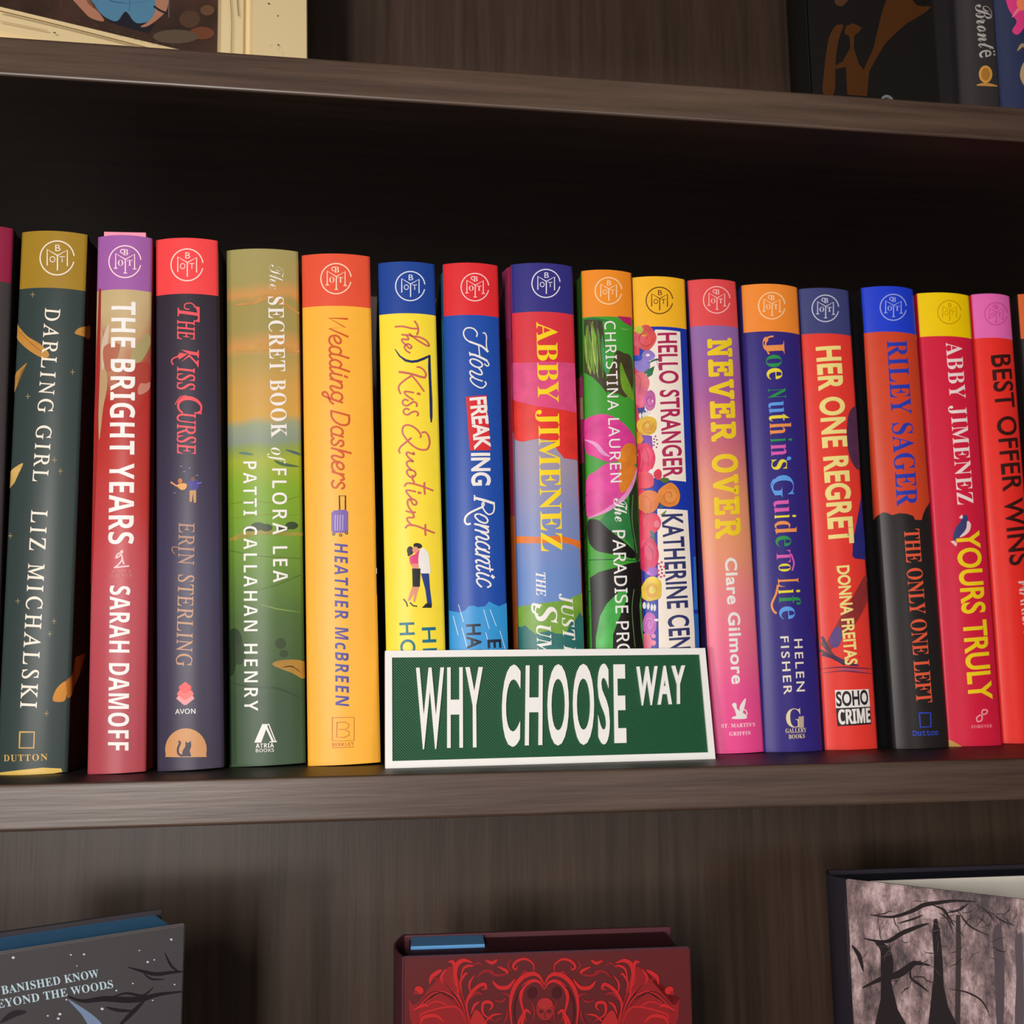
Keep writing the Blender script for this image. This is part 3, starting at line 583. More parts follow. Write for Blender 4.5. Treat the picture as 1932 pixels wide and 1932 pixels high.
# 10: tropical leaves
r, S = spine_book('par', 'leafy hardcover with orange top band, pink hibiscus and thin white capitals', ((1098, 511), (1190, 517), (1113, 1223), (1214, 1223)), 0.051, 597, (240, 142, 40), (66, 156, 52), side=(58, 120, 44))
emblem(r, S, 1148, 549, 25, (250, 220, 180))
gd, gl, mg = (62, 62, 40), (116, 152, 54), (226, 62, 146)
a1 = K(1085, 580, 130/739, [P([(95, 130), (290, 135), (315, 330), (322, 560), (348, 930), (270, 830), (190, 750), (100, 700)], (66, 62, 42)), L([(130, 190), (150, 420), (210, 720)], 60, (104, 146, 48), True, True), L([(190, 200), (215, 420), (240, 700)], 50, (120, 164, 56), True, True), L([(240, 220), (275, 480), (300, 760)], 40, (90, 128, 46), True, True), L([(105, 300), (130, 560), (170, 720)], 30, (140, 172, 66), True, True), L([(170, 160), (200, 500), (250, 760)], 14, (176, 190, 90), True, True), L([(290, 300), (320, 620), (340, 720)], 34, (60, 150, 90), True, True), L([(100, 130), (200, 120), (420, 160)], 26, (40, 120, 60), True, True), L([(480, 220), (540, 240), (590, 230)], 14, (120, 190, 90), True, True),
    P([(440, 470), (520, 490), (600, 540), (620, 800), (600, 900), (540, 965), (470, 930), (350, 900), (340, 760), (400, 620)], (72, 64, 42), True), P([(490, 590), (540, 720), (600, 860), (628, 1000), (560, 950), (500, 860), (480, 700)], (112, 158, 44), True), P([(450, 95), (600, 110), (605, 210), (520, 160)], (190, 34, 100)),
    P([(95, 1230), (200, 1160), (340, 1150), (470, 1210), (570, 1300), (640, 1420), (655, 1680), (480, 1650), (350, 1660), (200, 1600), (125, 1560), (100, 1400)], mg, True), P([(652, 1680), (640, 1480), (540, 1470), (480, 1560), (460, 1660)], (238, 130, 44), True), L([(110, 1420), (220, 1470), (300, 1560), (375, 1600)], 46, (244, 150, 196), True, True),
    P([(15, 780), (85, 715), (95, 960), (30, 960)], (220, 100, 160)), P([(25, 970), (90, 960), (98, 1200), (40, 1330)], (240, 200, 160)), P([(60, 1200), (98, 1200), (98, 1560), (110, 1660), (50, 1680), (40, 1380)], (224, 80, 150))]+[L([(a, 150), (b, 700)], 6, c, False) for a, b, c in ((150, 130, (80, 110, 40)), (190, 170, (150, 180, 80)), (235, 225, (84, 110, 40)), (255, 290, (50, 60, 30)))])
a2 = K(1085, 880, 140/773, [P([(125, 140), (220, 50), (330, -30), (470, -30), (640, 10), (600, 180), (530, 290), (440, 340), (380, 410), (280, 470), (132, 520)], (232, 70, 152), True), P([(470, -25), (636, 10), (600, 150), (510, 270), (460, 230)], (234, 126, 44), True), P([(560, 300), (630, 120), (650, 500), (665, 950), (620, 950), (570, 600)], (38, 54, 32), True), P([(300, 520), (520, 330), (570, 560), (615, 890), (560, 800), (420, 690), (250, 620)], (44, 120, 62), True),
    P([(137, 570), (240, 560), (330, 640), (430, 720), (560, 830), (625, 905), (600, 960), (480, 930), (260, 890), (190, 850), (145, 770)], (26, 22, 22), True), P([(158, 1160), (250, 1100), (400, 1060), (560, 1010), (670, 990), (690, 1300), (715, 1890), (740, 2900), (200, 2900), (180, 1890), (170, 1500)], (24, 21, 21)),
    P([(222, 2900), (218, 1780), (260, 1560), (330, 1430), (450, 1310), (540, 1290), (530, 1400), (450, 1600), (395, 1750), (380, 2900)], (62, 168, 66)), L([(140, 540), (280, 485), (400, 410), (520, 310), (600, 170), (638, 30)], 46, (240, 140, 192), True, True), L([(150, 975), (400, 970), (660, 985)], 10, (30, 90, 44)), L([(610, 1280), (590, 1500), (620, 1880)], 8, (96, 130, 70)), L([(600, 300), (590, 560), (640, 900)], 8, (96, 130, 70)),
    P([(690, 1320), (700, 1500), (716, 1890), (680, 1700), (665, 1450)], (70, 150, 70))])
a2 += K(1085, 880, 140/773, [L([(x, y), (x-40, y+150)], 12, (40, 76, 30), False) for x, y in ((125, 300), (130, 620), (140, 900), (150, 1100), (160, 1300), (160, 1560))])
art('tropical_print', S, a1+a2, r, 1, grain=0.5)
art('author_name', S, [T('CHRISTINA LAUREN', 'N', (1140, 607), (1152, 911), 20, WHITE, 1.15, 0.006)], r, 12)
art('title', S, [T('The', 'C', (1157, 941), (1160, 985), 24, WHITE, 1, 0.0), T('PARADISE PROBLEM', 'N', (1155, 1001), (1168, 1330), 23, WHITE, 1.05, 0.01)], r, 12)

# 11: fruit and flowers on blue
r, S = spine_book('hel', 'royal blue hardcover with gold top band, cream title panels and bright fruit and flowers', ((1195, 525), (1290, 528), (1214, 1223), (1322, 1223)), 0.0525, 616, (246, 182, 40), (28, 54, 166), side=(160, 48, 66))
emblem(r, S, 1244, 567, 25, (92, 60, 20))
pn = (240, 228, 214); wt = (250, 244, 238)
art('title_panels', S, [P([(1236, 622), (1283, 626), (1294, 909), (1240, 905), (1220, 880), (1214, 700)], pn), P([(1240, 960), (1297, 963), (1312, 1225), (1322, 1400), (1256, 1400), (1243, 1225)], pn)], r, 1)
hf = K(1190, 600, 130/785, [P([(20, 100), (90, 130), (110, 700), (120, 1200), (110, 1920), (50, 1920), (40, 1000)], (226, 74, 96)), Bl(160, 225, 138, 148, (232, 82, 80)), Bl(95, 250, 60, 100, (230, 90, 110)), Bl(95, 135, 50, 45, (186, 196, 66)), Bl(152, 190, 40, 25, (235, 150, 70)), Bl(200, 430, 75, 60, (146, 118, 196)), Bl(135, 540, 85, 80, (138, 120, 200)), Bl(80, 460, 50, 35, (48, 78, 186)), Bl(195, 425, 22, 16, wt),
    P([(120, 640), (190, 590), (270, 550), (245, 650), (150, 705), (190, 640)], (36, 112, 74)), L([(190, 520), (290, 475), (350, 492)], 22, (40, 96, 90), True, True), L([(290, 480), (320, 580)], 30, (70, 80, 150), True, True), Bl(115, 730, 95, 120, (232, 108, 118)), Bl(120, 890, 85, 130, (226, 98, 128)), Bl(215, 940, 65, 110, (190, 88, 156)), Bl(225, 965, 12, 26, wt, 0.4), Bl(245, 960, 12, 26, wt, 0.4), Bl(215, 985, 40, 60, (204, 110, 170)),
    P([(80, 1020), (200, 1070), (95, 1090)], (50, 60, 140)), Bl(110, 1115, 16, 35, wt), Bl(145, 1110, 16, 35, wt), Bl(180, 1095, 16, 30, wt), Bl(210, 1080, 12, 22, wt), Bl(190, 1230, 110, 115, (244, 178, 44)), Bl(200, 1230, 60, 60, (236, 152, 36)), Bl(205, 1225, 34, 34, (248, 196, 70)), Bl(100, 1370, 50, 70, (238, 140, 46)), P([(125, 1335), (240, 1345), (250, 1480), (180, 1470)], (116, 64, 168))]
    +[Bl(x, y, 10, 9, (146, 60, 116)) for x, y in ((280, 1350), (265, 1380), (295, 1390), (267, 1415), (302, 1435), (262, 1450), (292, 1475))]+[Bl(170, 1600, 108, 180, (218, 42, 88)), Bl(190, 1560, 60, 80, (230, 70, 104)), Bl(80, 1560, 14, 16, (240, 150, 160)), Bl(245, 1775, 45, 55, wt), Bl(305, 1785, 44, 60, (214, 52, 78)), Bl(150, 1850, 120, 100, (232, 68, 88)), Bl(385, 1850, 52, 32, (76, 104, 44))])
hf += K(1190, 880, 140/773, [P([(70, 200), (150, 250), (180, 600), (160, 1060), (105, 1080)], (226, 56, 84)), Bl(110, 420, 60, 160, (222, 44, 76)), Bl(190, 370, 100, 130, (242, 122, 60)), Bl(390, 308, 115, 128, (244, 132, 52)), Bl(400, 310, 66, 70, (250, 146, 74)), P([(295, 370), (350, 430), (300, 440)], (60, 90, 120)), Bl(220, 590, 98, 110, (234, 62, 92)), Bl(270, 600, 30, 40, (240, 120, 140)), Bl(140, 700, 70, 90, (230, 60, 90)), P([(300, 510), (370, 455), (350, 500)], (110, 130, 60)), P([(200, 665), (245, 690), (255, 800), (215, 760)], (62, 104, 112)),
    Bl(190, 930, 95, 180, (222, 44, 92)), Bl(205, 890, 56, 100, (234, 74, 116)), Bl(225, 1095, 58, 50, (156, 84, 188)), Bl(185, 1110, 20, 20, (190, 110, 200))]+[Bl(x, y, 11, 11, (206, 56, 116)) for x, y in ((290, 1015), (320, 1000), (310, 1045), (347, 1045), (320, 1075), (285, 1085), (322, 1112), (290, 1130), (312, 1152), (345, 1140))]
    +[Bl(220, 1280, 104, 126, (244, 188, 52)), Bl(220, 1290, 60, 76, (238, 164, 44)), Bl(225, 1285, 34, 40, (250, 206, 90))]+[Bl(x, y, 14, 36, wt, -0.2) for x, y in ((150, 1450), (185, 1455), (220, 1470), (250, 1475))]+[Bl(200, 1640, 66, 118, (186, 88, 176)), Bl(195, 1640, 40, 70, (200, 112, 190)), Bl(270, 1600, 26, 14, wt), Bl(165, 1830, 60, 100, (230, 108, 138)), Bl(240, 1770, 24, 24, (228, 130, 176)), Bl(235, 1840, 30, 30, (228, 120, 150))])
hf += K(1190, 600, 130/785, [swirl(215, 940, 50, 86, (160, 70, 140), 9), swirl(195, 1235, 88, 92, (226, 140, 34), 12), swirl(160, 230, 100, 110, (214, 60, 66), 10), L([(60, 640), (110, 700), (100, 860)], 10, (206, 84, 104), True, True), L([(150, 1460), (200, 1580), (190, 1740)], 10, (190, 30, 76), True, True), L([(110, 1480), (130, 1600), (110, 1740)], 9, (240, 90, 120), True, True)])
hf += K(1190, 880, 140/773, [swirl(395, 310, 84, 92, (226, 108, 44), 12), swirl(222, 1285, 78, 92, (226, 156, 40), 12), swirl(200, 1640, 48, 86, (160, 70, 156), 9), L([(150, 800), (230, 900), (210, 1050)], 10, (190, 30, 80), True, True), L([(120, 300), (200, 350), (210, 470)], 12, (226, 96, 50), True, True)])
art('fruit_and_flower_print', S, hf, r, 2, grain=0.5)
art('title', S, [T('HELLO STRANGER', 'S', (1241, 629), (1252, 902), 34, (176, 40, 88), 1.05, 0.02)], r, 8)
art('author_name', S, [T('KATHERINE CENTER', 'S', (1249, 971), (1268, 1290), 37, (48, 52, 104), 1.05, 0.02)], r, 8)
art('side_print', S, [P([(1308, 1050), (1312, 1050), (1316, 1150), (1309, 1150)], (48, 110, 190)), P([(1309, 1158), (1317, 1158), (1319, 1223), (1311, 1223)], (44, 100, 180))], r, 1)

# 12: purple-orange-pink gradient
r, S = spine_book('nev', 'purple to orange to pink hardcover with coral top band and yellow slab capitals', ((1293, 530), (1392, 534), (1350, 1425), (1437, 1419)), 0.0585, 614, (228, 76, 78),
    lambda h: ramp('sunset_gradient', [(0, (236, 74, 144)), (0.12, (234, 84, 146)), (0.3, (236, 128, 138)), (0.42, (232, 152, 112)), (0.53, (228, 148, 108)), (0.63, (206, 110, 122)), (0.75, (166, 86, 150)), (0.88, (146, 104, 168)), (1, (146, 104, 168))], h, 0.06, 18, grain=0.07), side=(60, 46, 104))
emblem(r, S, 1352, 566, 25, (250, 190, 184), True)
art('title', S, [T('NEVER OVER', 'M', (1336+dx, 640+dy), (1352+dx, 1016+dy), 43, (242, 206, 40), 1.14, 0.012) for dx in (-1.0, 0, 1.0) for dy in (-1.1, 0, 1.1)], r, 3)
art('author_name', S, [T('Clare Gilmore', 'S', (1368, 1053), (1381, 1291), 21, WHITE, 1.1, 0.026)], r, 3)
art('publisher_logo', S, K(1280, 920, .2743, [P([(425, 1540), (420, 1510), (440, 1470), (462, 1450), (455, 1500), (440, 1545)], WHITE, True), P([(368, 1492), (385, 1480), (398, 1490), (402, 1520), (430, 1540), (458, 1560), (465, 1588), (372, 1590), (376, 1575), (396, 1570), (392, 1545), (382, 1520)], WHITE, True), L([(455, 1575), (470, 1555), (460, 1530), (448, 1528)], 7, WHITE)])
    +[T("ST. MARTIN'S", 'R', (1361, 1373), (1424, 1370), 7, (250, 220, 230), 1.1), T('GRIFFIN', 'R', (1376, 1388), (1416, 1386), 7, (250, 220, 230), 1.1)], r, 3)

# 13: indigo with coloured letters
r, S = spine_book('joe', 'indigo hardcover with orange top band and a title in many-coloured letters', ((1398, 540), (1505, 543), (1441, 1420), (1551, 1416)), 0.0615, 625, (246, 142, 52), (54, 42, 126), bulge=0.0045, side=(60, 46, 120))
emblem(r, S, 1456, 577, 25, (255, 216, 170), True)
O_, G_, Y_, B_, Pk = (240, 150, 80), (46, 150, 80), (240, 220, 60), (96, 160, 236), (224, 96, 180)
tt = []
for ch, y0, y1, cap, col in (('J', 636, 670, 40, O_), ('o', 671, 694, 46, G_), ('e', 696, 717, 46, Y_), ('N', 734, 753, 38, G_), ('u', 758, 781, 46, B_), ('t', 783, 796, 46, Y_), ('h', 799, 821, 46, O_), ('i', 828, 835, 46, G_), ('n', 839, 861, 46, Pk), ('s', 868, 887, 46, Y_),
        ('G', 898, 940, 44, B_), ('u', 943, 969, 46, Pk), ('i', 972, 979, 46, Y_), ('d', 984, 1008, 46, O_), ('e', 1012, 1032, 46, G_), ('T', 1039, 1062, 30, Pk), ('o', 1064, 1079, 36, Y_), ('L', 1092, 1108, 44, O_), ('i', 1113, 1121, 46, Y_), ('f', 1126, 1143, 46, G_), ('e', 1145, 1169, 46, B_)):
    bx = 1446+(y0-690)*0.052
    if ch in 'toO' and y0 > 1036: bx += 3
    tt.append(T(ch, 'R', (bx, y0), (bx+(y1-y0)*0.052, y1), cap*0.88, col, 1, -0.006))
tt += [L([(1450, 668), (1444, 652), (1448, 638), (1458, 635)], 3, O_), E(1488, 865, 4, 3.4, B_), L([(1489, 866), (1483, 869)], 2, B_), L([(1496, 1124), (1462, 1130), (1457, 1142), (1463, 1156)], 3, O_) if False else L([(1467, 1105), (1464, 1120), (1456, 1140), (1459, 1152), (1464, 1157)], 4, O_), L([(1460, 905), (1455, 915), (1460, 930)], 3, B_), L([(1492, 1046), (1497, 1062), (1494, 1076)], 3, Pk)]
art('title', S, tt, r, 3)
art('author_name', S, [T('HELEN', 'S', (1498, 1206), (1503, 1305), 15, CREAM, 1.3, 0.012), T('FISHER', 'S', (1472, 1201), (1479, 1311), 15, CREAM, 1.3, 0.012)], r, 3)
cg = (232, 214, 168)
art('publisher_logo', S, [T('G', 'R', (1484, 1373), (1515, 1371), 35, cg, 1, -0.005), P([(1506, 1352), (1516, 1351), (1516, 1373), (1507, 1373)], (190, 170, 150)), T('GALLERY', 'R', (1482, 1383), (1521, 1381), 8, cg, 1.05), T('BOOKS', 'R', (1488, 1394), (1518, 1392), 8, cg, 1.05)], r, 3)

# 14: red, cream capitals
r, S = spine_book('her', 'red hardcover with slate-blue top band, cream capitals and a dark arm in water', ((1508, 547), (1600, 549), (1556, 1417), (1657, 1413)), 0.0645, 629, (66, 70, 122), (234, 62, 52), side=(50, 36, 70))
emblem(r, S, 1557, 582, 25, (206, 208, 226), True)
dn, br_ = (62, 40, 96), (96, 48, 62)
fg = [P([(1609, 769), (1601, 781), (1597, 814), (1599, 845), (1608, 874), (1622, 882), (1624, 800), (1616, 768)], (86, 50, 80), True), P([(1626, 935), (1609, 1019), (1608, 1049), (1613, 1054), (1632, 1056), (1634, 940)], (46, 44, 124))]
fg += K(1280, 920, .2743, [P([(1290, 600), (1215, 720), (1115, 890), (1060, 990), (1010, 1090), (1030, 1130), (1090, 1060), (1200, 960), (1305, 760)], (150, 52, 52), True), P([(1080, 960), (1120, 980), (1110, 1080), (1060, 1100), (1040, 1040)], (96, 70, 130), True),
    L([(1080, 1180), (1030, 1110), (990, 1030)], 22, (60, 40, 70), True), L([(1100, 1190), (1040, 1130), (985, 1070)], 20, (92, 56, 70), True), L([(1120, 1200), (1050, 1160), (978, 1120)], 20, (70, 44, 60), True), L([(1140, 1215), (1060, 1170), (990, 1150)], 16, (58, 38, 66), True), L([(1060, 1150), (1140, 1200), (1240, 1225)], 26, (66, 44, 84), True, True),
    L([(962, 1250), (1100, 1235), (1230, 1240), (1345, 1248)], 10, (92, 40, 70), True, True), L([(962, 1280), (1120, 1262), (1240, 1270), (1345, 1282)], 8, (96, 44, 80), True, True), L([(1080, 1248), (1180, 1252), (1290, 1262)], 14, (170, 80, 110), True, True), E(1245, 1165, 4, 3, dn)])
art('figure_print', S, fg, r, 1, grain=0.3)
cy = (246, 226, 140)
art('title', S, [T('HER ONE REGRET', 'S', (1541, 655), (1566, 1028), 43, cy, 1.06, 0.034)], r, 3)
art('author_name', S, [T('DONNA FREITAS', 'S', (1579, 1068), (1595, 1255), 22, cy, 1.0, 0.030)], r, 3)
art('publisher_logo', S, [P([(1575, 1302), (1638, 1300), (1641, 1333), (1577, 1336)], (240, 234, 230)), P([(1577, 1336), (1641, 1333), (1643, 1366), (1580, 1370)], (40, 34, 36)), T('SOHO', 'S', (1578, 1332), (1638, 1328), 26, (40, 36, 40), 1.0, 0.03), T('CRIME', 'B', (1582, 1366), (1641, 1362), 27, WHITE, 0.97, 0.0), T('CRIME', 'B', (1583, 1366), (1642, 1362), 27, WHITE, 0.97, 0.0), T('CRIME', 'B', (1582.5, 1367), (1641.5, 1363), 28, WHITE, 0.97, 0.0)], r, 3)

# 15: black lower half, orange-red upper
r, S = spine_book('ril', 'black hardcover with torn orange-red upper half, blue top band and blue capitals', ((1620, 543), (1727, 549), (1691, 1415), (1786, 1410)), 0.062, 628, (36, 66, 214), (40, 36, 36), bulge=0.0045, side=(28, 26, 28))
emblem(r, S, 1685, 580, 24.5, (170, 184, 240), True)
cB = lambda p: (1580+p[0]*.2588, 960+p[1]*.2588)
art('torn_paper_print', S, [P([(1630, 629), (1660, 626), (1700, 627), (1733, 633), (1757, 945)]+[cB(p) for p in ((660, -30), (640, 0), (625, 35), (612, 82), (565, 80), (552, 52), (505, 36), (450, 32), (400, 46), (360, 30), (330, 26), (300, 45), (275, 70), (264, 82))]+[(1639, 800)], (214, 72, 42))], r, 1)
art('author_name', S, [T('RILEY SAGER', 'R', (1673, 643), (1692, 956), 38, (46, 62, 176), 1.02)], r, 3)
art('title', S, [T('THE ONLY ONE LEFT', 'R', (1705, 999), (1729, 1327), 29, (232, 92, 62), 1.0)], r, 3)
art('publisher_logo', S, [L([(1734, 1345), (1755, 1345), (1756, 1371), (1736, 1372), (1734, 1345)], 3, (50, 72, 186), False), T('Dutton', 'M', (1721, 1388), (1770, 1386), 9, (50, 72, 186), 1, 0.03)], r, 3)

# 16: crimson
r, S = spine_book('you', 'crimson hardcover with yellow top band, rounded yellow title and a small dark bird', ((1728, 554), (1830, 559), (1790, 1411), (1889, 1404)), 0.0685, 634, (252, 210, 10), (218, 34, 66), side=(190, 22, 50))
emblem(r, S, 1791, 589, 22, (206, 160, 10))
art('author_name', S, [T('ABBY JIMENEZ', 'R', (1784, 647), (1806, 953), 30, (252, 226, 226), 1.08, -0.004)], r, 3)
art('title', S, [T('YOURS TRULY', 'S', (1804, 1003), (1829, 1323), 42, (250, 214, 30), 0.98, 0.022)], r, 3)
art('bird_print', S, K(1580, 960, .2588, [P([(905, 60), (930, 42), (948, 60), (952, 90), (960, 130), (930, 180), (885, 208), (850, 232), (842, 200), (860, 140), (895, 95)], (62, 66, 118), True), P([(945, 90), (970, 110), (962, 160), (925, 195), (890, 205), (935, 150)], (246, 214, 214), True), P([(885, 65), (905, 42), (915, 60), (905, 75)], (246, 214, 214)), L([(848, 215), (850, 260)], 10, (62, 66, 118), False), P([(822, 238), (850, 232), (872, 255), (862, 275)], (240, 200, 200))]), r, 2)
art('publisher_logo', S, K(1580, 960, .2588, [L([(1050, 1490), (1060, 1465), (1090, 1470), (1080, 1495), (1050, 1500), (1015, 1520), (1020, 1550), (1050, 1540), (1052, 1500)], 9, (250, 170, 184)), T('FOREVER', 'R', (975, 1600), (1125, 1592), 22, (246, 150, 168), 1.05)]), r, 3)
art('torn_edge', S, K(1580, 960, .2588, [P([(806, 1680), (830, 1690), (880, 1715), (910, 1735), (815, 1738)], (196, 150, 70))]), r, 3)

# 17: bright red, pink band
r, S = spine_book('bes', 'bright red hardcover with pink top band and black capitals near the right edge', ((1832, 556), (1905, 561), (1893, 1404), (1968, 1400)), 0.0765, 637, (238, 110, 186), (240, 50, 42), side=(226, 40, 36))
emblem(r, S, 1879, 592, 21, (206, 80, 160), True)
art('title', S, [T('BEST OFFER WINS', 'S', (1870, 671), (1906, 1068), 34, (58, 26, 22), 1.05, 0.018)], r, 3)
art('author_name', S, [T('MARISA KASHINO', 'S', (1921, 1097), (1946, 1330), 22, (252, 200, 196), 1.05, 0.01)], r, 3)

# 18: sliver at the right edge
r, S = spine_book('sr', 'black hardcover with orange top band, cut by the right edge of the picture', ((1919, 556), (2015, 562), (1982, 1400), (2080, 1396)), 0.080, 638, (226, 104, 50), (40, 34, 34), side=(34, 28, 28))

# ------------------------------------------------------------------ street sign in front of the books
A = on_z(727, 1450, 0.0); B = on_z(1350, 1432, 0.0)
yaw = math.atan2(B.y-A.y, B.x-A.x); SW = (B-A).length
MS = Matrix.Translation(A) @ Matrix.Rotation(yaw, 4, 'Z') @ Matrix.Rotation(math.radians(-9), 4, 'X')
SH = 0.0552
sg = thing('desk_sign', 'green street-style sign with white border and raised white capitals leaning on the books', 'sign', MS)
mt, nt, b = nodes_of('printed_green_plastic')
tc = nt.nodes.new('ShaderNodeTexCoord'); mp = nt.nodes.new('ShaderNodeMapping'); mp.inputs['Rotation'].default_value = (0, math.radians(45), 0)
nt.links.new(tc.outputs['Object'], mp.inputs[0])
wv = nt.nodes.new('ShaderNodeTexWave'); wv.bands_direction = 'X'; wv.inputs['Scale'].default_value = 330; wv.inputs['Distortion'].default_value = 0.6
nt.links.new(mp.outputs[0], wv.inputs['Vector']); bump(nt, b, wv.outputs['Fac'], 0.5, 0.0003)
b.inputs['Base Color'].default_value = rgba((6, 76, 42)); b.inputs['Roughness'].default_value = 0.45; b.inputs['Specular IOR Level'].default_value = 0.3
GREEN = mt
WP = paint((238, 236, 232), 0.45, 0.03)
bw = 0.0033
box('sign_panel', (bw*0.5, SW-bw*0.5, 0.0012, 0.0042, bw*0.5, SH-bw*0.5), GREEN, sg)
bm = bmesh.new()
for d in ((0, SW, 0, 0.0046, 0, bw), (0, SW, 0, 0.0046, SH-bw, SH), (0, bw, 0, 0.0046, bw, SH-bw), (SW-bw, SW, 0, 0.0046, bw, SH-bw)): add_box(bm, *d)
from_bm('sign_border', bm, WP, sg)
FS = Surf(MS @ Matrix.Translation((0, 0.0012, 0)), [(0, 0), (SW, 0)], 0.0)
def sign_text(s, p0, p1, cap, heavy=0.014):
    v, f = text_mesh(s, 'S', 1.2, heavy, 0.03, 0.01); ch = cap_of('S')
    x0 = min(p[0] for p in v); x1 = max(p[0] for p in v)
    a, c = FS.px(*p0), FS.px(*p1); mx_, my_ = (p0[0]+p1[0])/2, (p0[1]+p1[1])/2
    U = FS.px(mx_, my_-cap)-FS.px(mx_, my_); zs = max(p[2] for p in v)
    me = bpy.data.meshes.new('lettering')
    co = []
    for x, y, z in v:
        q = a+(c-a)*((x-x0)/(x1-x0))+U*(y/ch)
        co.append((q.x, 0.0012-(z/zs+1)*0.5*0.0013-0.00005, q.y))
    me.from_pydata(co, [], f); me.update()
    return link('lettering', me, WP, sg)
sign_text('WHY', (783, 1408), (912, 1405), 142)
sign_text('CHOOSE', (945, 1403), (1181, 1397), 140)
sign_text('WAY', (1199, 1328), (1292, 1325), 66, 0.026)

# ------------------------------------------------------------------ books facing out on the lower shelf
ZL = -H0-TH*1.0-TH*0
ZL = -H0-2*TH+TH
def face_book(label, M, W_, Hh, T_, front, spine, page, name='hardcover_book', ajar=0.0, group='hardcovers facing out on the lower shelf', edge=(70, 62, 70)):
    root = thing(name, label, 'book', M, group)
    bt = 0.0028
    Mc = Matrix.Rotation(-ajar, 4, 'Z')
    bm = bmesh.new(); add_box(bm, 0.001, W_, 0, bt, 0, Hh); bmesh.ops.bevel(bm, geom=bm.edges[:], offset=0.0007, segments=2, affect='EDGES')
    bm.normal_update()
    for f in bm.faces:
        if f.normal.z > 0.5: f.material_index = 1
    for v in bm.verts: v.co = Mc @ v.co
    from_bm('front_cover', bm, [front, paint(edge, 0.6)], root)
    box('back_cover', (0.001, W_, T_-bt, T_, 0, Hh), spine, root, 0.0007)
    bm = bmesh.new()
    n = 10; out = [(-0.005*math.sin(math.pi*i/n)+0.001, T_*i/n) for i in range(n+1)]; inn = [(x+0.0012, y) for x, y in out]
    for i in range(n): prism(bm, [out[i], out[i+1], inn[i+1], inn[i]], 0, Hh)
    bmesh.ops.remove_doubles(bm, verts=bm.verts, dist=1e-6)
    from_bm('spine', bm, spine, root)
    ca, sa = math.cos(ajar), math.sin(ajar)
    bm = bmesh.new()
    f0 = Mc @ Vector((0.004, bt, 0)); f1 = Mc @ Vector((W_-0.006, bt, 0))
    y0 = bt+0.0003+(0.0008 if ajar else 0.0)
    prism(bm, [(0.004, y0), (W_-0.004, y0), (W_-0.004, T_-bt), (0.004, T_-bt)], 0.003, Hh-0.0025)
    from_bm('page_block', bm, page, root)
    if ajar: box('endpaper', (0.004, W_-0.004, y0-0.0006, y0-0.0001, 0.003, Hh-0.0025), paint((236, 228, 214), 0.7), root)
    MF = M @ Mc
    return root, Surf(MF, [(0, 0), (W_, 0)], 0.0), Mc
def art_on(name, S, Mc, items, root, layer=1, rough=0.38):
    o = art(name, S, items, root, layer, rough)
    if Mc is not None: o.data.transform(Mc)
    return o
# left: grey with bare branches
W_ = 0.155; ang = math.radians(27); TRc = on_y(350, 1743, 0.092)
org = Vector((TRc.x-W_*math.cos(ang), TRc.y-W_*math.sin(ang), ZL))
M = Matrix.Translation(org) @ Matrix.Rotation(ang, 4, 'Z')
GR = ramp('grey_cover', [(0, (84, 80, 84)), (0.5, (74, 70, 74)), (1, (80, 76, 78))], 0.26, 0.5, 30, 0.45)
BLP = ramp('blue_page_edges', [(0, (84, 142, 196)), (1, (100, 166, 220))], 0.26, 0.6, 60, 0.6)
r, S, Mc = face_book('dark grey hardcover with blue page edges and bare branches, turned toward the red book', M, W_, TRc.z-ZL, 0.042, GR, paint((64, 60, 64)), BLP, edge=(226, 216, 206))
dkb = (40, 36, 40)
G = K(0, 1640, 400/1932, [L([(1160, 890), (1300, 930), (1420, 955), (1560, 940), (1700, 930)], 36, dkb, True, True), L([(1500, 760), (1560, 880), (1640, 940)], 22, dkb, True, True), L([(600, 1150), (750, 1200), (950, 1180), (1150, 1190), (1300, 1180), (1450, 1140), (1700, 1110)], 56, dkb, True, True), L([(1330, 1180), (1250, 1260), (1150, 1360), (1060, 1450)], 40, dkb, True, True), L([(960, 1255), (1080, 1285), (1230, 1290)], 30, dkb, True, True), L([(1000, 1170), (1150, 1130), (1300, 1150), (1400, 1070)], 24, dkb, True, True), L([(1300, 940), (1380, 1000), (1500, 1000)], 18, dkb, True, True),
    P([(620, 1190), (700, 1230), (860, 1340), (960, 1460), (840, 1460), (740, 1320)], (126, 146, 176), True), L([(0, 1400), (120, 1320), (240, 1300)], 60, (48, 44, 48), True, True)]+[E(x, y, rr, rr*0.8, (206, 216, 222)) for x, y, rr in ((1560, 640, 12), (645, 780, 9), (765, 775, 11), (120, 805, 14), (1345, 845, 12), (1405, 825, 8), (1270, 740, 7), (1210, 1040, 8), (1590, 1050, 8), (1060, 1105, 9), (930, 1272, 14), (545, 1320, 14), (530, 1360, 13), (435, 1335, 9), (605, 1188, 9), (980, 1080, 8), (1390, 1195, 7), (700, 880, 6))])
snow = [i for i in G if i[0] == 'P' and i[2] == (206, 216, 222)]
for i in snow: art_on('snowflake_print', S, Mc, [i], r, 1)
for n_, g_ in (('tree_branch_print', [i for i in G if i not in snow and i[0] == 'L' and i[1][0][0] > 200]), ('path_print', [i for i in G if i not in snow and (i[0] == 'P' or i[1][0][0] <= 200)])): art_on(n_, S, Mc, g_, r, 1)
pb = (196, 220, 230)
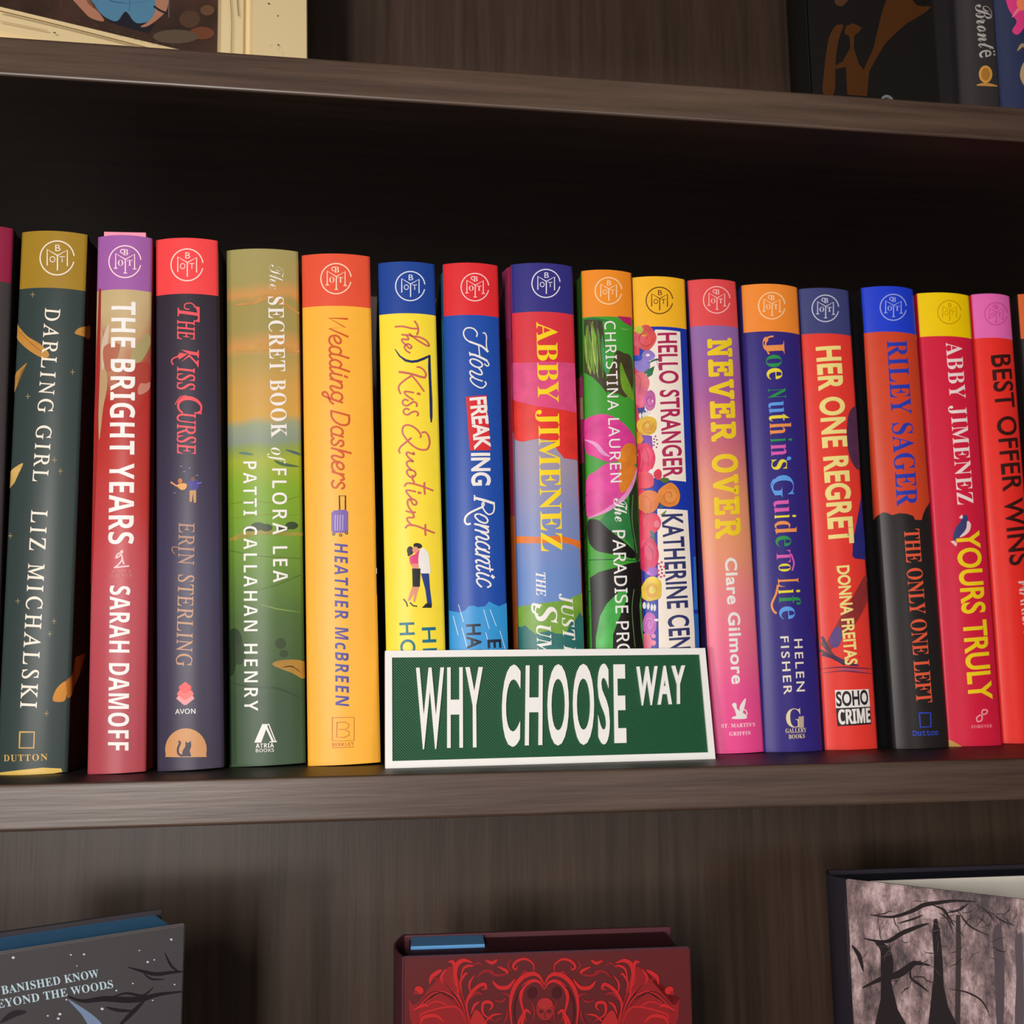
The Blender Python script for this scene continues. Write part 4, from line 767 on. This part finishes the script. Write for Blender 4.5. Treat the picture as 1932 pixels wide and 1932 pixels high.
art_on('lettering', S, Mc, [T('BANISHED KNOW', 'R', (4, 1876), (187, 1843), 15, pb, 1.05), T('BEYOND THE WOODS', 'R', (-20, 1905), (214, 1863), 15, pb, 1.05)], r, 4)
# middle: red with scrolls
Lc = on_y(755, 1806, 0.080); ang = math.radians(-3.2)
M = Matrix.Translation((Lc.x, Lc.y, ZL)) @ Matrix.Rotation(ang, 4, 'Z')
MR = ramp('maroon_cover', [(0, (112, 30, 33)), (1, (96, 34, 37))], 0.24, 0.5, 25, 0.4)
r, S, Mc = face_book('maroon hardcover with bright red scrolled ornament, standing between the grey book and the forest book', M, 0.1492, Lc.z-ZL, 0.044, MR, paint((88, 46, 54)), paint((84, 40, 46), 0.7), edge=(112, 124, 156))
rd1, rd2, rd3 = (198, 40, 42), (146, 34, 38), (74, 24, 28)
half = [P([(215, 560), (250, 590), (330, 500), (420, 400), (455, 370), (490, 420), (520, 520), (550, 620), (570, 760), (270, 760)], rd2, True)]
half += [L([(540, 640), (500+i*-22, 540-i*4), (460-i*42, 420+i*44)], 7, rd3 if i % 2 else rd1, True, True) for i in range(6)]
for k in range(9):
    half.append(L([(556, 700-k*6), (520-k*18, 560-k*6), (470-k*28, 470+k*18)], 5, rd1 if k % 2 else rd3, True, True))
half += [L(p, wd, c, True, True) for p, wd, c in (([(600, 440), (640, 400), (690, 400), (700, 430)], 16, rd2), ([(850, 420), (880, 400), (905, 420)], 14, rd2), ([(740, 520), (790, 540), (800, 600)], 14, rd2), ([(590, 420), (560, 470), (570, 530)], 12, rd1), ([(860, 640), (840, 700), (860, 760)], 14, rd1),
    ([(330, 560), (400, 520), (470, 560)], 9, rd3), ([(300, 600), (380, 570), (460, 610)], 8, rd1), ([(640, 700), (690, 650), (750, 640)], 12, rd1), ([(800, 330), (780, 360), (800, 400)], 12, rd2), ([(430, 380), (400, 430), (410, 470)], 14, rd1), ([(905, 560), (930, 620), (920, 690)], 12, rd2), ([(560, 380), (610, 350), (640, 370)], 10, rd2))]
half += [L([(545, 700), (480, 600), (290, 640), (300, 690)], 9, rd1, True, True), L([(985, 500), (960, 462), (920, 452), (872, 482), (852, 540), (860, 600), (885, 680)], 22, rd1, True, True), L([(805, 730), (792, 600), (812, 500), (860, 435), (920, 412), (960, 430), (985, 475)], 26, rd1, True, True), L([(830, 740), (815, 620), (838, 520), (890, 460)], 9, rd3, True, True),
    L([(560, 690), (545, 580), (585, 505), (640, 470), (655, 495), (630, 500)], 20, rd1, True, True), L([(690, 450), (725, 488), (780, 488), (820, 440)], 24, rd1, True, True), L([(700, 680), (640, 640), (640, 580), (680, 575), (690, 600), (670, 620)], 18, rd1, True, True), L([(700, 690), (740, 660)], 14, rd1, True, True), L([(925, 410), (925, 360), (880, 328), (832, 340), (808, 370), (825, 388), (835, 365)], 15, rd1, True, True),
    L([(650, 335), (690, 350), (720, 330)], 20, rd1, True, True), L([(720, 370), (770, 395), (775, 415)], 18, rd1, True, True), L([(665, 400), (720, 420), (785, 410)], 16, rd2, True, True), L([(500, 520), (480, 420), (490, 360), (530, 335), (580, 350)], 26, rd1, True, True), L([(510, 450), (525, 385), (560, 365), (585, 370)], 14, rd1, True, True), L([(520, 520), (510, 460), (540, 410), (550, 420)], 13, rd1, True, True), L([(440, 345), (470, 350), (480, 430)], 20, rd1, True, True),
    L([(335, 470), (345, 430), (385, 400), (405, 390)], 24, rd1, True, True), L([(350, 450), (370, 430), (372, 470)], 14, rd2, True, True), E(275, 505, 26, 22, rd1, 0.5), E(255, 520, 14, 12, rd2), L([(240, 620), (300, 590), (330, 600)], 18, rd1, True, True), L([(280, 700), (300, 660), (370, 650), (420, 690)], 20, rd1, True, True), L([(560, 560), (600, 520), (640, 530)], 18, rd2, True, True), L([(570, 640), (590, 590), (620, 570)], 15, rd1, True, True), P([(560, 760), (580, 640), (610, 620), (660, 690), (700, 760)], (178, 42, 42), True), L([(880, 760), (860, 690), (880, 620), (910, 640)], 22, rd1, True, True), L([(700, 560), (740, 570), (770, 550)], 14, rd2, True, True), L([(750, 700), (775, 650), (770, 610)], 14, rd2, True, True)]
def mirror(items, cx):
    r_ = []
    for i in items:
        i = list(i); i[1] = [(2*cx-p[0], p[1]) for p in i[1]]; r_.append(tuple(i))
    return r_
full = half+mirror(half, 985)+[E(990, 610, 52, 66, (150, 40, 42)), E(990, 580, 44, 30, (172, 44, 46)), E(968, 624, 15, 11, (104, 30, 34)), E(1012, 624, 15, 11, (104, 30, 34)), L([(990, 630), (986, 658), (996, 662)], 7, (116, 32, 36)), L([(966, 690), (990, 684), (1014, 690)], 8, (110, 30, 34)), E(915, 520, 26, 34, rd3), E(1055, 520, 26, 34, rd3)]
art_on('scroll_print', S, Mc, K(700, 1700, 640/1932, full), r, 1)
box('jacket_flap', (0.005, 0.044, 0.022, 0.0405, Lc.z-ZL-0.006, Lc.z-ZL-0.0008), paint((104, 170, 228)), r)
# right: forest cover standing ajar
Fc = on_y(1592, 1658, 0.118)
M = Matrix.Translation((Fc.x, Fc.y, ZL)) @ Matrix.Rotation(math.radians(-2), 4, 'Z')
mt, nt, b = nodes_of('birch_forest_print')
tc = nt.nodes.new('ShaderNodeTexCoord'); mp = nt.nodes.new('ShaderNodeMapping'); mp.inputs['Scale'].default_value = (1, 1, 0.45); nt.links.new(tc.outputs['Object'], mp.inputs[0])
n1 = nt.nodes.new('ShaderNodeTexNoise'); n1.inputs['Scale'].default_value = 48; n1.inputs['Detail'].default_value = 10; n1.inputs['Roughness'].default_value = 0.72; nt.links.new(mp.outputs[0], n1.inputs['Vector'])
cr = nt.nodes.new('ShaderNodeValToRGB'); e = cr.color_ramp.elements
e[0].position = 0.40; e[0].color = rgba((84, 72, 76)); e[1].position = 0.60; e[1].color = rgba((226, 196, 196)); x = e.new(0.5); x.color = rgba((150, 124, 124))
n2 = nt.nodes.new('ShaderNodeTexVoronoi'); n2.feature = 'DISTANCE_TO_EDGE'; n2.inputs['Scale'].default_value = 420; nt.links.new(mp.outputs[0], n2.inputs['Vector'])
c2 = nt.nodes.new('ShaderNodeValToRGB'); c2.color_ramp.elements[0].color = (0.35, 0.3, 0.3, 1); c2.color_ramp.elements[1].position = 0.12; c2.color_ramp.elements[1].color = (1, 1, 1, 1)
nt.links.new(n2.outputs['Distance'], c2.inputs[0])
mx = nt.nodes.new('ShaderNodeMix'); mx.data_type = 'RGBA'; mx.blend_type = 'MULTIPLY'; mx.inputs[0].default_value = 0.3
nt.links.new(n1.outputs['Fac'], cr.inputs[0]); nt.links.new(cr.outputs[0], mx.inputs[6]); nt.links.new(c2.outputs[0], mx.inputs[7]); nt.links.new(mx.outputs[2], b.inputs['Base Color'])
b.inputs['Roughness'].default_value = 0.4
FOREST = mt
r, S, Mc = face_book('hardcover with a pale birch forest cover standing ajar at the right of the maroon book', M, 0.150, Fc.z-ZL, 0.026, FOREST, paint((46, 42, 50)), paint((52, 52, 66), 0.6), ajar=math.radians(42))
tr_ = (46, 38, 40); t2 = (70, 58, 60)
F_ = [L([(440, 840), (650, 870), (800, 790), (950, 730), (1050, 700)], 44, tr_, True, True), L([(500, 620), (700, 640), (880, 590), (1000, 530), (1120, 510), (1290, 490), (1480, 500)], 42, tr_, True, True), L([(1080, 530), (1180, 570), (1230, 640), (1290, 730)], 26, tr_, True, True), L([(1210, 600), (1330, 575), (1420, 510)], 24, tr_, True, True), L([(1320, 580), (1370, 660), (1450, 740), (1620, 820)], 16, tr_, True, True), L([(560, 870), (640, 950), (660, 1100), (650, 1250), (640, 1640)], 120, tr_, True, True), L([(430, 1300), (600, 1220), (750, 1180), (850, 1120), (920, 1070), (1060, 1090)], 70, tr_, True, True), L([(880, 1090), (880, 1200), (960, 1270), (1050, 1340)], 26, tr_, True, True),
    P([(1095, 660), (1125, 655), (1150, 760), (1165, 900), (1180, 1100), (1200, 1640), (1060, 1640), (1090, 1300), (1095, 1000), (1080, 800)], tr_), L([(1060, 780), (1180, 790)], 26, tr_, True, True), L([(1090, 910), (1220, 915)], 24, tr_, True, True), P([(1300, 620), (1340, 620), (1350, 900), (1340, 1640), (1290, 1640), (1300, 1000)], t2), P([(1640, 800), (1700, 700), (1730, 800), (1750, 1100), (1740, 1640), (1680, 1640), (1660, 1100)], (92, 80, 86), True), P([(1850, 860), (1890, 800), (1920, 860), (1930, 1640), (1850, 1640), (1862, 1200)], (98, 86, 92), True), P([(610, 1000), (660, 1000), (700, 1250), (760, 1500), (860, 1680), (540, 1680), (600, 1400)], tr_), P([(1085, 1250), (1180, 1250), (1230, 1480), (1330, 1680), (1040, 1680)], tr_),
    L([(240, 380), (260, 900), (280, 1640)], 110, (58, 50, 54), True, True), L([(330, 900), (400, 1000), (440, 1150)], 40, tr_, True, True), L([(1600, 580), (1740, 680), (1850, 720)], 12, tr_, True, True), L([(1480, 520), (1600, 600), (1660, 700)], 12, tr_, True, True), L([(1240, 1310), (1400, 1340), (1540, 1420), (1620, 1560)], 16, tr_, True, True), L([(1000, 620), (900, 660), (760, 700)], 20, tr_, True, True), L([(1140, 600), (1220, 660), (1280, 800)], 14, tr_, True, True)]
for k in range(64):                                     # fine twigs
    x, y = R_.choice([(700, 620), (950, 540), (1200, 600), (1400, 520), (850, 860), (800, 1150), (1000, 1080), (1150, 800), (1600, 620), (1500, 900), (450, 850), (1700, 560)])
    x += R_.uniform(-180, 180); y += R_.uniform(-60, 120); a = R_.uniform(0.2, 2.9); pts = [(x, y)]
    for q in range(5):
        a += R_.uniform(-0.5, 0.5); x += math.cos(a)*R_.uniform(18, 42); y += math.sin(a)*R_.uniform(18, 42); pts.append((x, y))
    F_.append(L(pts, R_.uniform(5, 11), R_.choice([tr_, t2, (88, 72, 74)]), True, True))
art_on('tree_print', S, Mc, K(1540, 1600, 392/1932, F_), r, 1)

# ------------------------------------------------------------------ upper shelf: picture frame, books, clear stand
ZU = H0+TH
ang = math.radians(18); Fr = on_y(583, 107, 0.118)
FWd, FHt, FT = 0.30, 0.34, 0.018
M = Matrix.Translation((Fr.x-FWd*math.cos(ang)+0.001, 0.118-FWd*math.sin(ang), ZU+0.0005)) @ Matrix.Rotation(ang, 4, 'Z') @ Matrix.Rotation(math.radians(-5), 4, 'X')
fr = thing('picture_frame', 'cream distressed wooden picture frame with a photo on the upper shelf', 'picture frame', M)
mt, nt, b = nodes_of('distressed_cream_paint')
tc = nt.nodes.new('ShaderNodeTexCoord'); n1 = nt.nodes.new('ShaderNodeTexNoise'); n1.inputs['Scale'].default_value = 55; n1.inputs['Detail'].default_value = 8; nt.links.new(tc.outputs['Object'], n1.inputs['Vector'])
cr = nt.nodes.new('ShaderNodeValToRGB'); cr.color_ramp.elements[0].position = 0.27; cr.color_ramp.elements[0].color = rgba((120, 84, 50)); cr.color_ramp.elements[1].position = 0.33; cr.color_ramp.elements[1].color = rgba((232, 208, 158))
nt.links.new(n1.outputs['Fac'], cr.inputs[0]); nt.links.new(cr.outputs[0], b.inputs['Base Color']); b.inputs['Roughness'].default_value = 0.55
bump(nt, b, n1.outputs['Fac'], 0.2, 0.0008)
CRP = mt
FS2 = Surf(M, [(0, 0), (FWd, 0)], 0.0)
rail = FS2.px(200, 48).y; stile = FWd-FS2.px(416, 60).x
def rail_piece(name, pts_outer, pts_inner):
    """one mitred side of the frame: flat outer face, groove, raised inner lip"""
    bm = bmesh.new(); prof = [(0.0, FT), (0.0, 0.001), (0.015, 0.0), (0.64, 0.0005), (0.66, 0.004), (0.70, 0.005), (0.74, 0.002), (0.98, 0.004), (1.0, 0.008), (1.0, FT)]
    rows = []
    for e0 in (0, 1):
        o, i = Vector(pts_outer[e0]), Vector(pts_inner[e0])
        rows.append([bm.verts.new((*(o.lerp(i, t).to_2d()[:1]), d, o.lerp(i, t).y)) for t, d in prof])
    n = len(prof)
    for k in range(n): bm.faces.new((rows[0][k], rows[0][(k+1) % n], rows[1][(k+1) % n], rows[1][k]))
    bm.faces.new(rows[0]); bm.faces.new(rows[1][::-1])
    return from_bm(name, bm, CRP, fr)
O4 = [(0, 0), (FWd, 0), (FWd, FHt), (0, FHt)]; I4 = [(stile, rail), (FWd-stile, rail), (FWd-stile, FHt-rail), (stile, FHt-rail)]
for k in range(4): rail_piece('frame_rail' if k % 2 == 0 else 'frame_stile', (O4[k], O4[(k+1) % 4]), (I4[k], I4[(k+1) % 4]))
bn_ = (128, 92, 58)
art('wear_marks', FS2, [L([(434, -10), (437, 40), (436, 100)], 1.4, bn_), L([(447, -5), (450, 30)], 1.4, (70, 50, 36)), L([(0, 21), (120, 50), (300, 96)], 2, bn_), L([(0, 40), (90, 58)], 1.2, (176, 140, 96))]
    + [E(x, y, a_, 1.2, (84, 62, 44), 0.3) for x, y, a_ in ((103, 62, 3), (148, 39, 2.5), (182, 48, 3), (210, 56, 2.4), (222, 61, 3), (250, 68, 2.6), (262, 72, 2), (283, 76, 3), (296, 80, 2), (507, 7, 2.6), (525, 85, 2), (524, 30, 1.4), (180, 84, 2.4), (324, 86, 2))], fr, 1)
PH = ramp('photo_background', [(0, (52, 40, 34)), (0.5, (74, 52, 44)), (1, (60, 52, 44))], FHt, 1.6, 40, 0.3)
box('photograph', (stile-0.004, FWd-stile+0.004, 0.010, 0.0115, rail-0.004, FHt-rail+0.004), PH, fr)
box('frame_backing', (0.01, FWd-0.01, FT-0.003, FT, 0.01, FHt-0.01), paint((60, 46, 36), 0.8), fr)
PS = Surf(M @ Matrix.Translation((0, 0.010, 0)), [(0, 0), (FWd, 0)], 0.0)
sh, sk, jn = (84, 132, 162), (176, 122, 98), (36, 36, 44)
ph = K(0, 0, 640/1932, [P([(560, 60), (720, 60), (880, 140), (850, 190), (760, 170), (620, 125)], jn), P([(510, -60), (880, -60), (872, 100), (800, 133), (760, 120), (715, 66), (665, 122), (590, 92), (540, 30)], sh, True), P([(390, -40), (470, 60), (520, 105), (592, 122), (560, 70), (500, 20), (480, -40)], sk, True), P([(885, -40), (952, -40), (952, 50), (905, 105), (840, 150), (800, 152), (850, 120), (885, 60)], sk, True), L([(878, 38), (910, 60), (948, 76)], 12, (40, 36, 40)),
    L([(610, -20), (640, 10), (740, 20)], 8, (62, 104, 134), True, True), L([(745, 20), (850, 5)], 8, (62, 104, 134), True, True), L([(745, -40), (735, 60)], 6, (70, 114, 146), True), L([(960, -60), (962, 100)], 26, (120, 118, 124), True, True), E(1150, 190, 70, 36, (112, 66, 48)), E(1080, 110, 60, 50, (84, 60, 48)), E(1000, 210, 130, 40, (92, 78, 64)), E(1180, 60, 40, 30, (104, 74, 56)), L([(340, -60), (350, 40)], 40, (96, 62, 54), True, True), L([(290, -60), (300, 30)], 30, (70, 46, 44), True, True)])
o = art('person_print', PS, ph, fr, 1, 0.3); o.data.transform(Matrix.Translation((0, 0.010, 0)))

# black book facing out
GU = 'books on the upper shelf'
a = on_y(1525, 175, 0.022); 
M = Matrix.Translation((a.x, 0.022, ZU+0.0003))
r, S, Mc = face_book('black hardcover facing out with dim gold figures, beside the dark spines on the upper shelf', M, 0.310-a.x, 0.19, 0.022, paint((14, 11, 11), 0.55), paint((16, 14, 14), 0.5), pages((80, 64, 48)), group=GU, edge=(16, 13, 13))
gu = (70, 38, 11)
art_on('gold_figure_print', S, Mc, K(1400, 0, 532/1932, [P([(660, 170), (692, 180), (660, 280), (640, 420), (630, 640), (555, 640), (560, 500), (590, 280), (630, 190)], gu, True),
    P([(710, 180), (760, 160), (820, 190), (800, 220), (768, 245), (765, 330), (800, 440), (832, 480), (900, 330), (930, 200), (960, 80), (1000, -30), (1160, -30), (1230, 45), (1300, 45), (1250, 90), (1130, 160), (1060, 220), (980, 300), (920, 400), (870, 490), (855, 660), (720, 650), (710, 460), (640, 475), (640, 450), (690, 420), (740, 330), (735, 250), (700, 230)], gu), P([(1165, 0), (1290, 0), (1250, 40), (1200, 40)], (14, 11, 11)), P([(640, -30), (740, -30), (690, 40), (640, 30)], (70, 44, 24), True)]), r, 1)
# two dark spines
r, S = spine_book('bro', 'charcoal book spine with silver script and a gold oval on the upper shelf', ((1805, 0), (1872, 0), (1812, 192), (1888, 202)), 0.012, None, None, (54, 50, 52), 0.13, 0.002, ZU, GU, 0.20, 'hardcover_book')
sv = (176, 172, 166)
art('lettering', S, [T('Bront\u00eb', 'C', (1839, 10), (1848, 110), 30, sv, 0.95), T('y', 'C', (1838, -22), (1840, 2), 28, sv)], r, 2)
art('publisher_logo', S, K(1400, 0, 532/1932, [E(1667, 510, 46, 60, (206, 150, 70)), E(1667, 510, 30, 44, (170, 116, 50)), L([(1605, 585), (1670, 580), (1750, 592)], 22, (190, 140, 70), True, True)]), r, 2)
r, S = spine_book('blu', 'navy blue book spine with a pink flower at the right end of the upper shelf', ((1874, 0), (1950, 0), (1890, 203), (1970, 212)), 0.013, None, None, (46, 54, 84), 0.13, 0.002, ZU, GU, 0.205, 'hardcover_book')
art('flower_print', S, K(1400, 0, 532/1932, [P([(1810, -60), (1960, -60), (1960, 100), (1930, 190), (1885, 240), (1850, 210), (1880, 150), (1840, 90), (1815, 30)], (222, 62, 128), True), L([(1850, 120), (1900, 60), (1960, 40)], 22, (240, 120, 150), True, True), P([(1880, 10), (1930, 0), (1950, 60), (1900, 70)], (240, 130, 90), True)]), r, 1)
art('lettering', S, K(1400, 0, 532/1932, [L([(1885, 350), (1920, 310), (1950, 340)], 24, (170, 140, 100), True, True), L([(1930, 430), (1920, 520), (1945, 600)], 34, (180, 150, 110), True, True)]), r, 2)
# toes of a clear display stand
mt, nt, b = nodes_of('clear_acrylic'); b.inputs['Transmission Weight'].default_value = 0.85; b.inputs['Roughness'].default_value = 0.08; b.inputs['Base Color'].default_value = (0.9, 0.92, 0.95, 1); b.inputs['IOR'].default_value = 1.49
q = on_y(1672, 184, 0.004)
bm = bmesh.new()
for k in range(9):
    t = k/8*math.pi
    a0 = (0.0035*math.cos(t), 0.0028*math.sin(t))
for k in range(8):
    t0, t1 = k/8*math.pi, (k+1)/8*math.pi
    pr = [(r0*math.cos(t), r0*math.sin(t)) for r0, t in ((0.0036, t0), (0.0036, t1), (0.0022, t1), (0.0022, t0))]
    v0 = [bm.verts.new((x, -0.001, z)) for x, z in pr]; v1 = [bm.verts.new((x, 0.014, z)) for x, z in pr]
    bm.faces.new(v0); bm.faces.new(v1[::-1])
    for i in range(4): bm.faces.new((v0[i], v0[(i+1) % 4], v1[(i+1) % 4], v1[i]))
bmesh.ops.remove_doubles(bm, verts=bm.verts, dist=1e-6)
st_ = from_bm('display_stand', bm, mt)
st_.location = (q.x, 0.004, ZU)
st_['label'] = 'small clear plastic stand toe at the foot of the black facing-out book'; st_['category'] = 'stand'
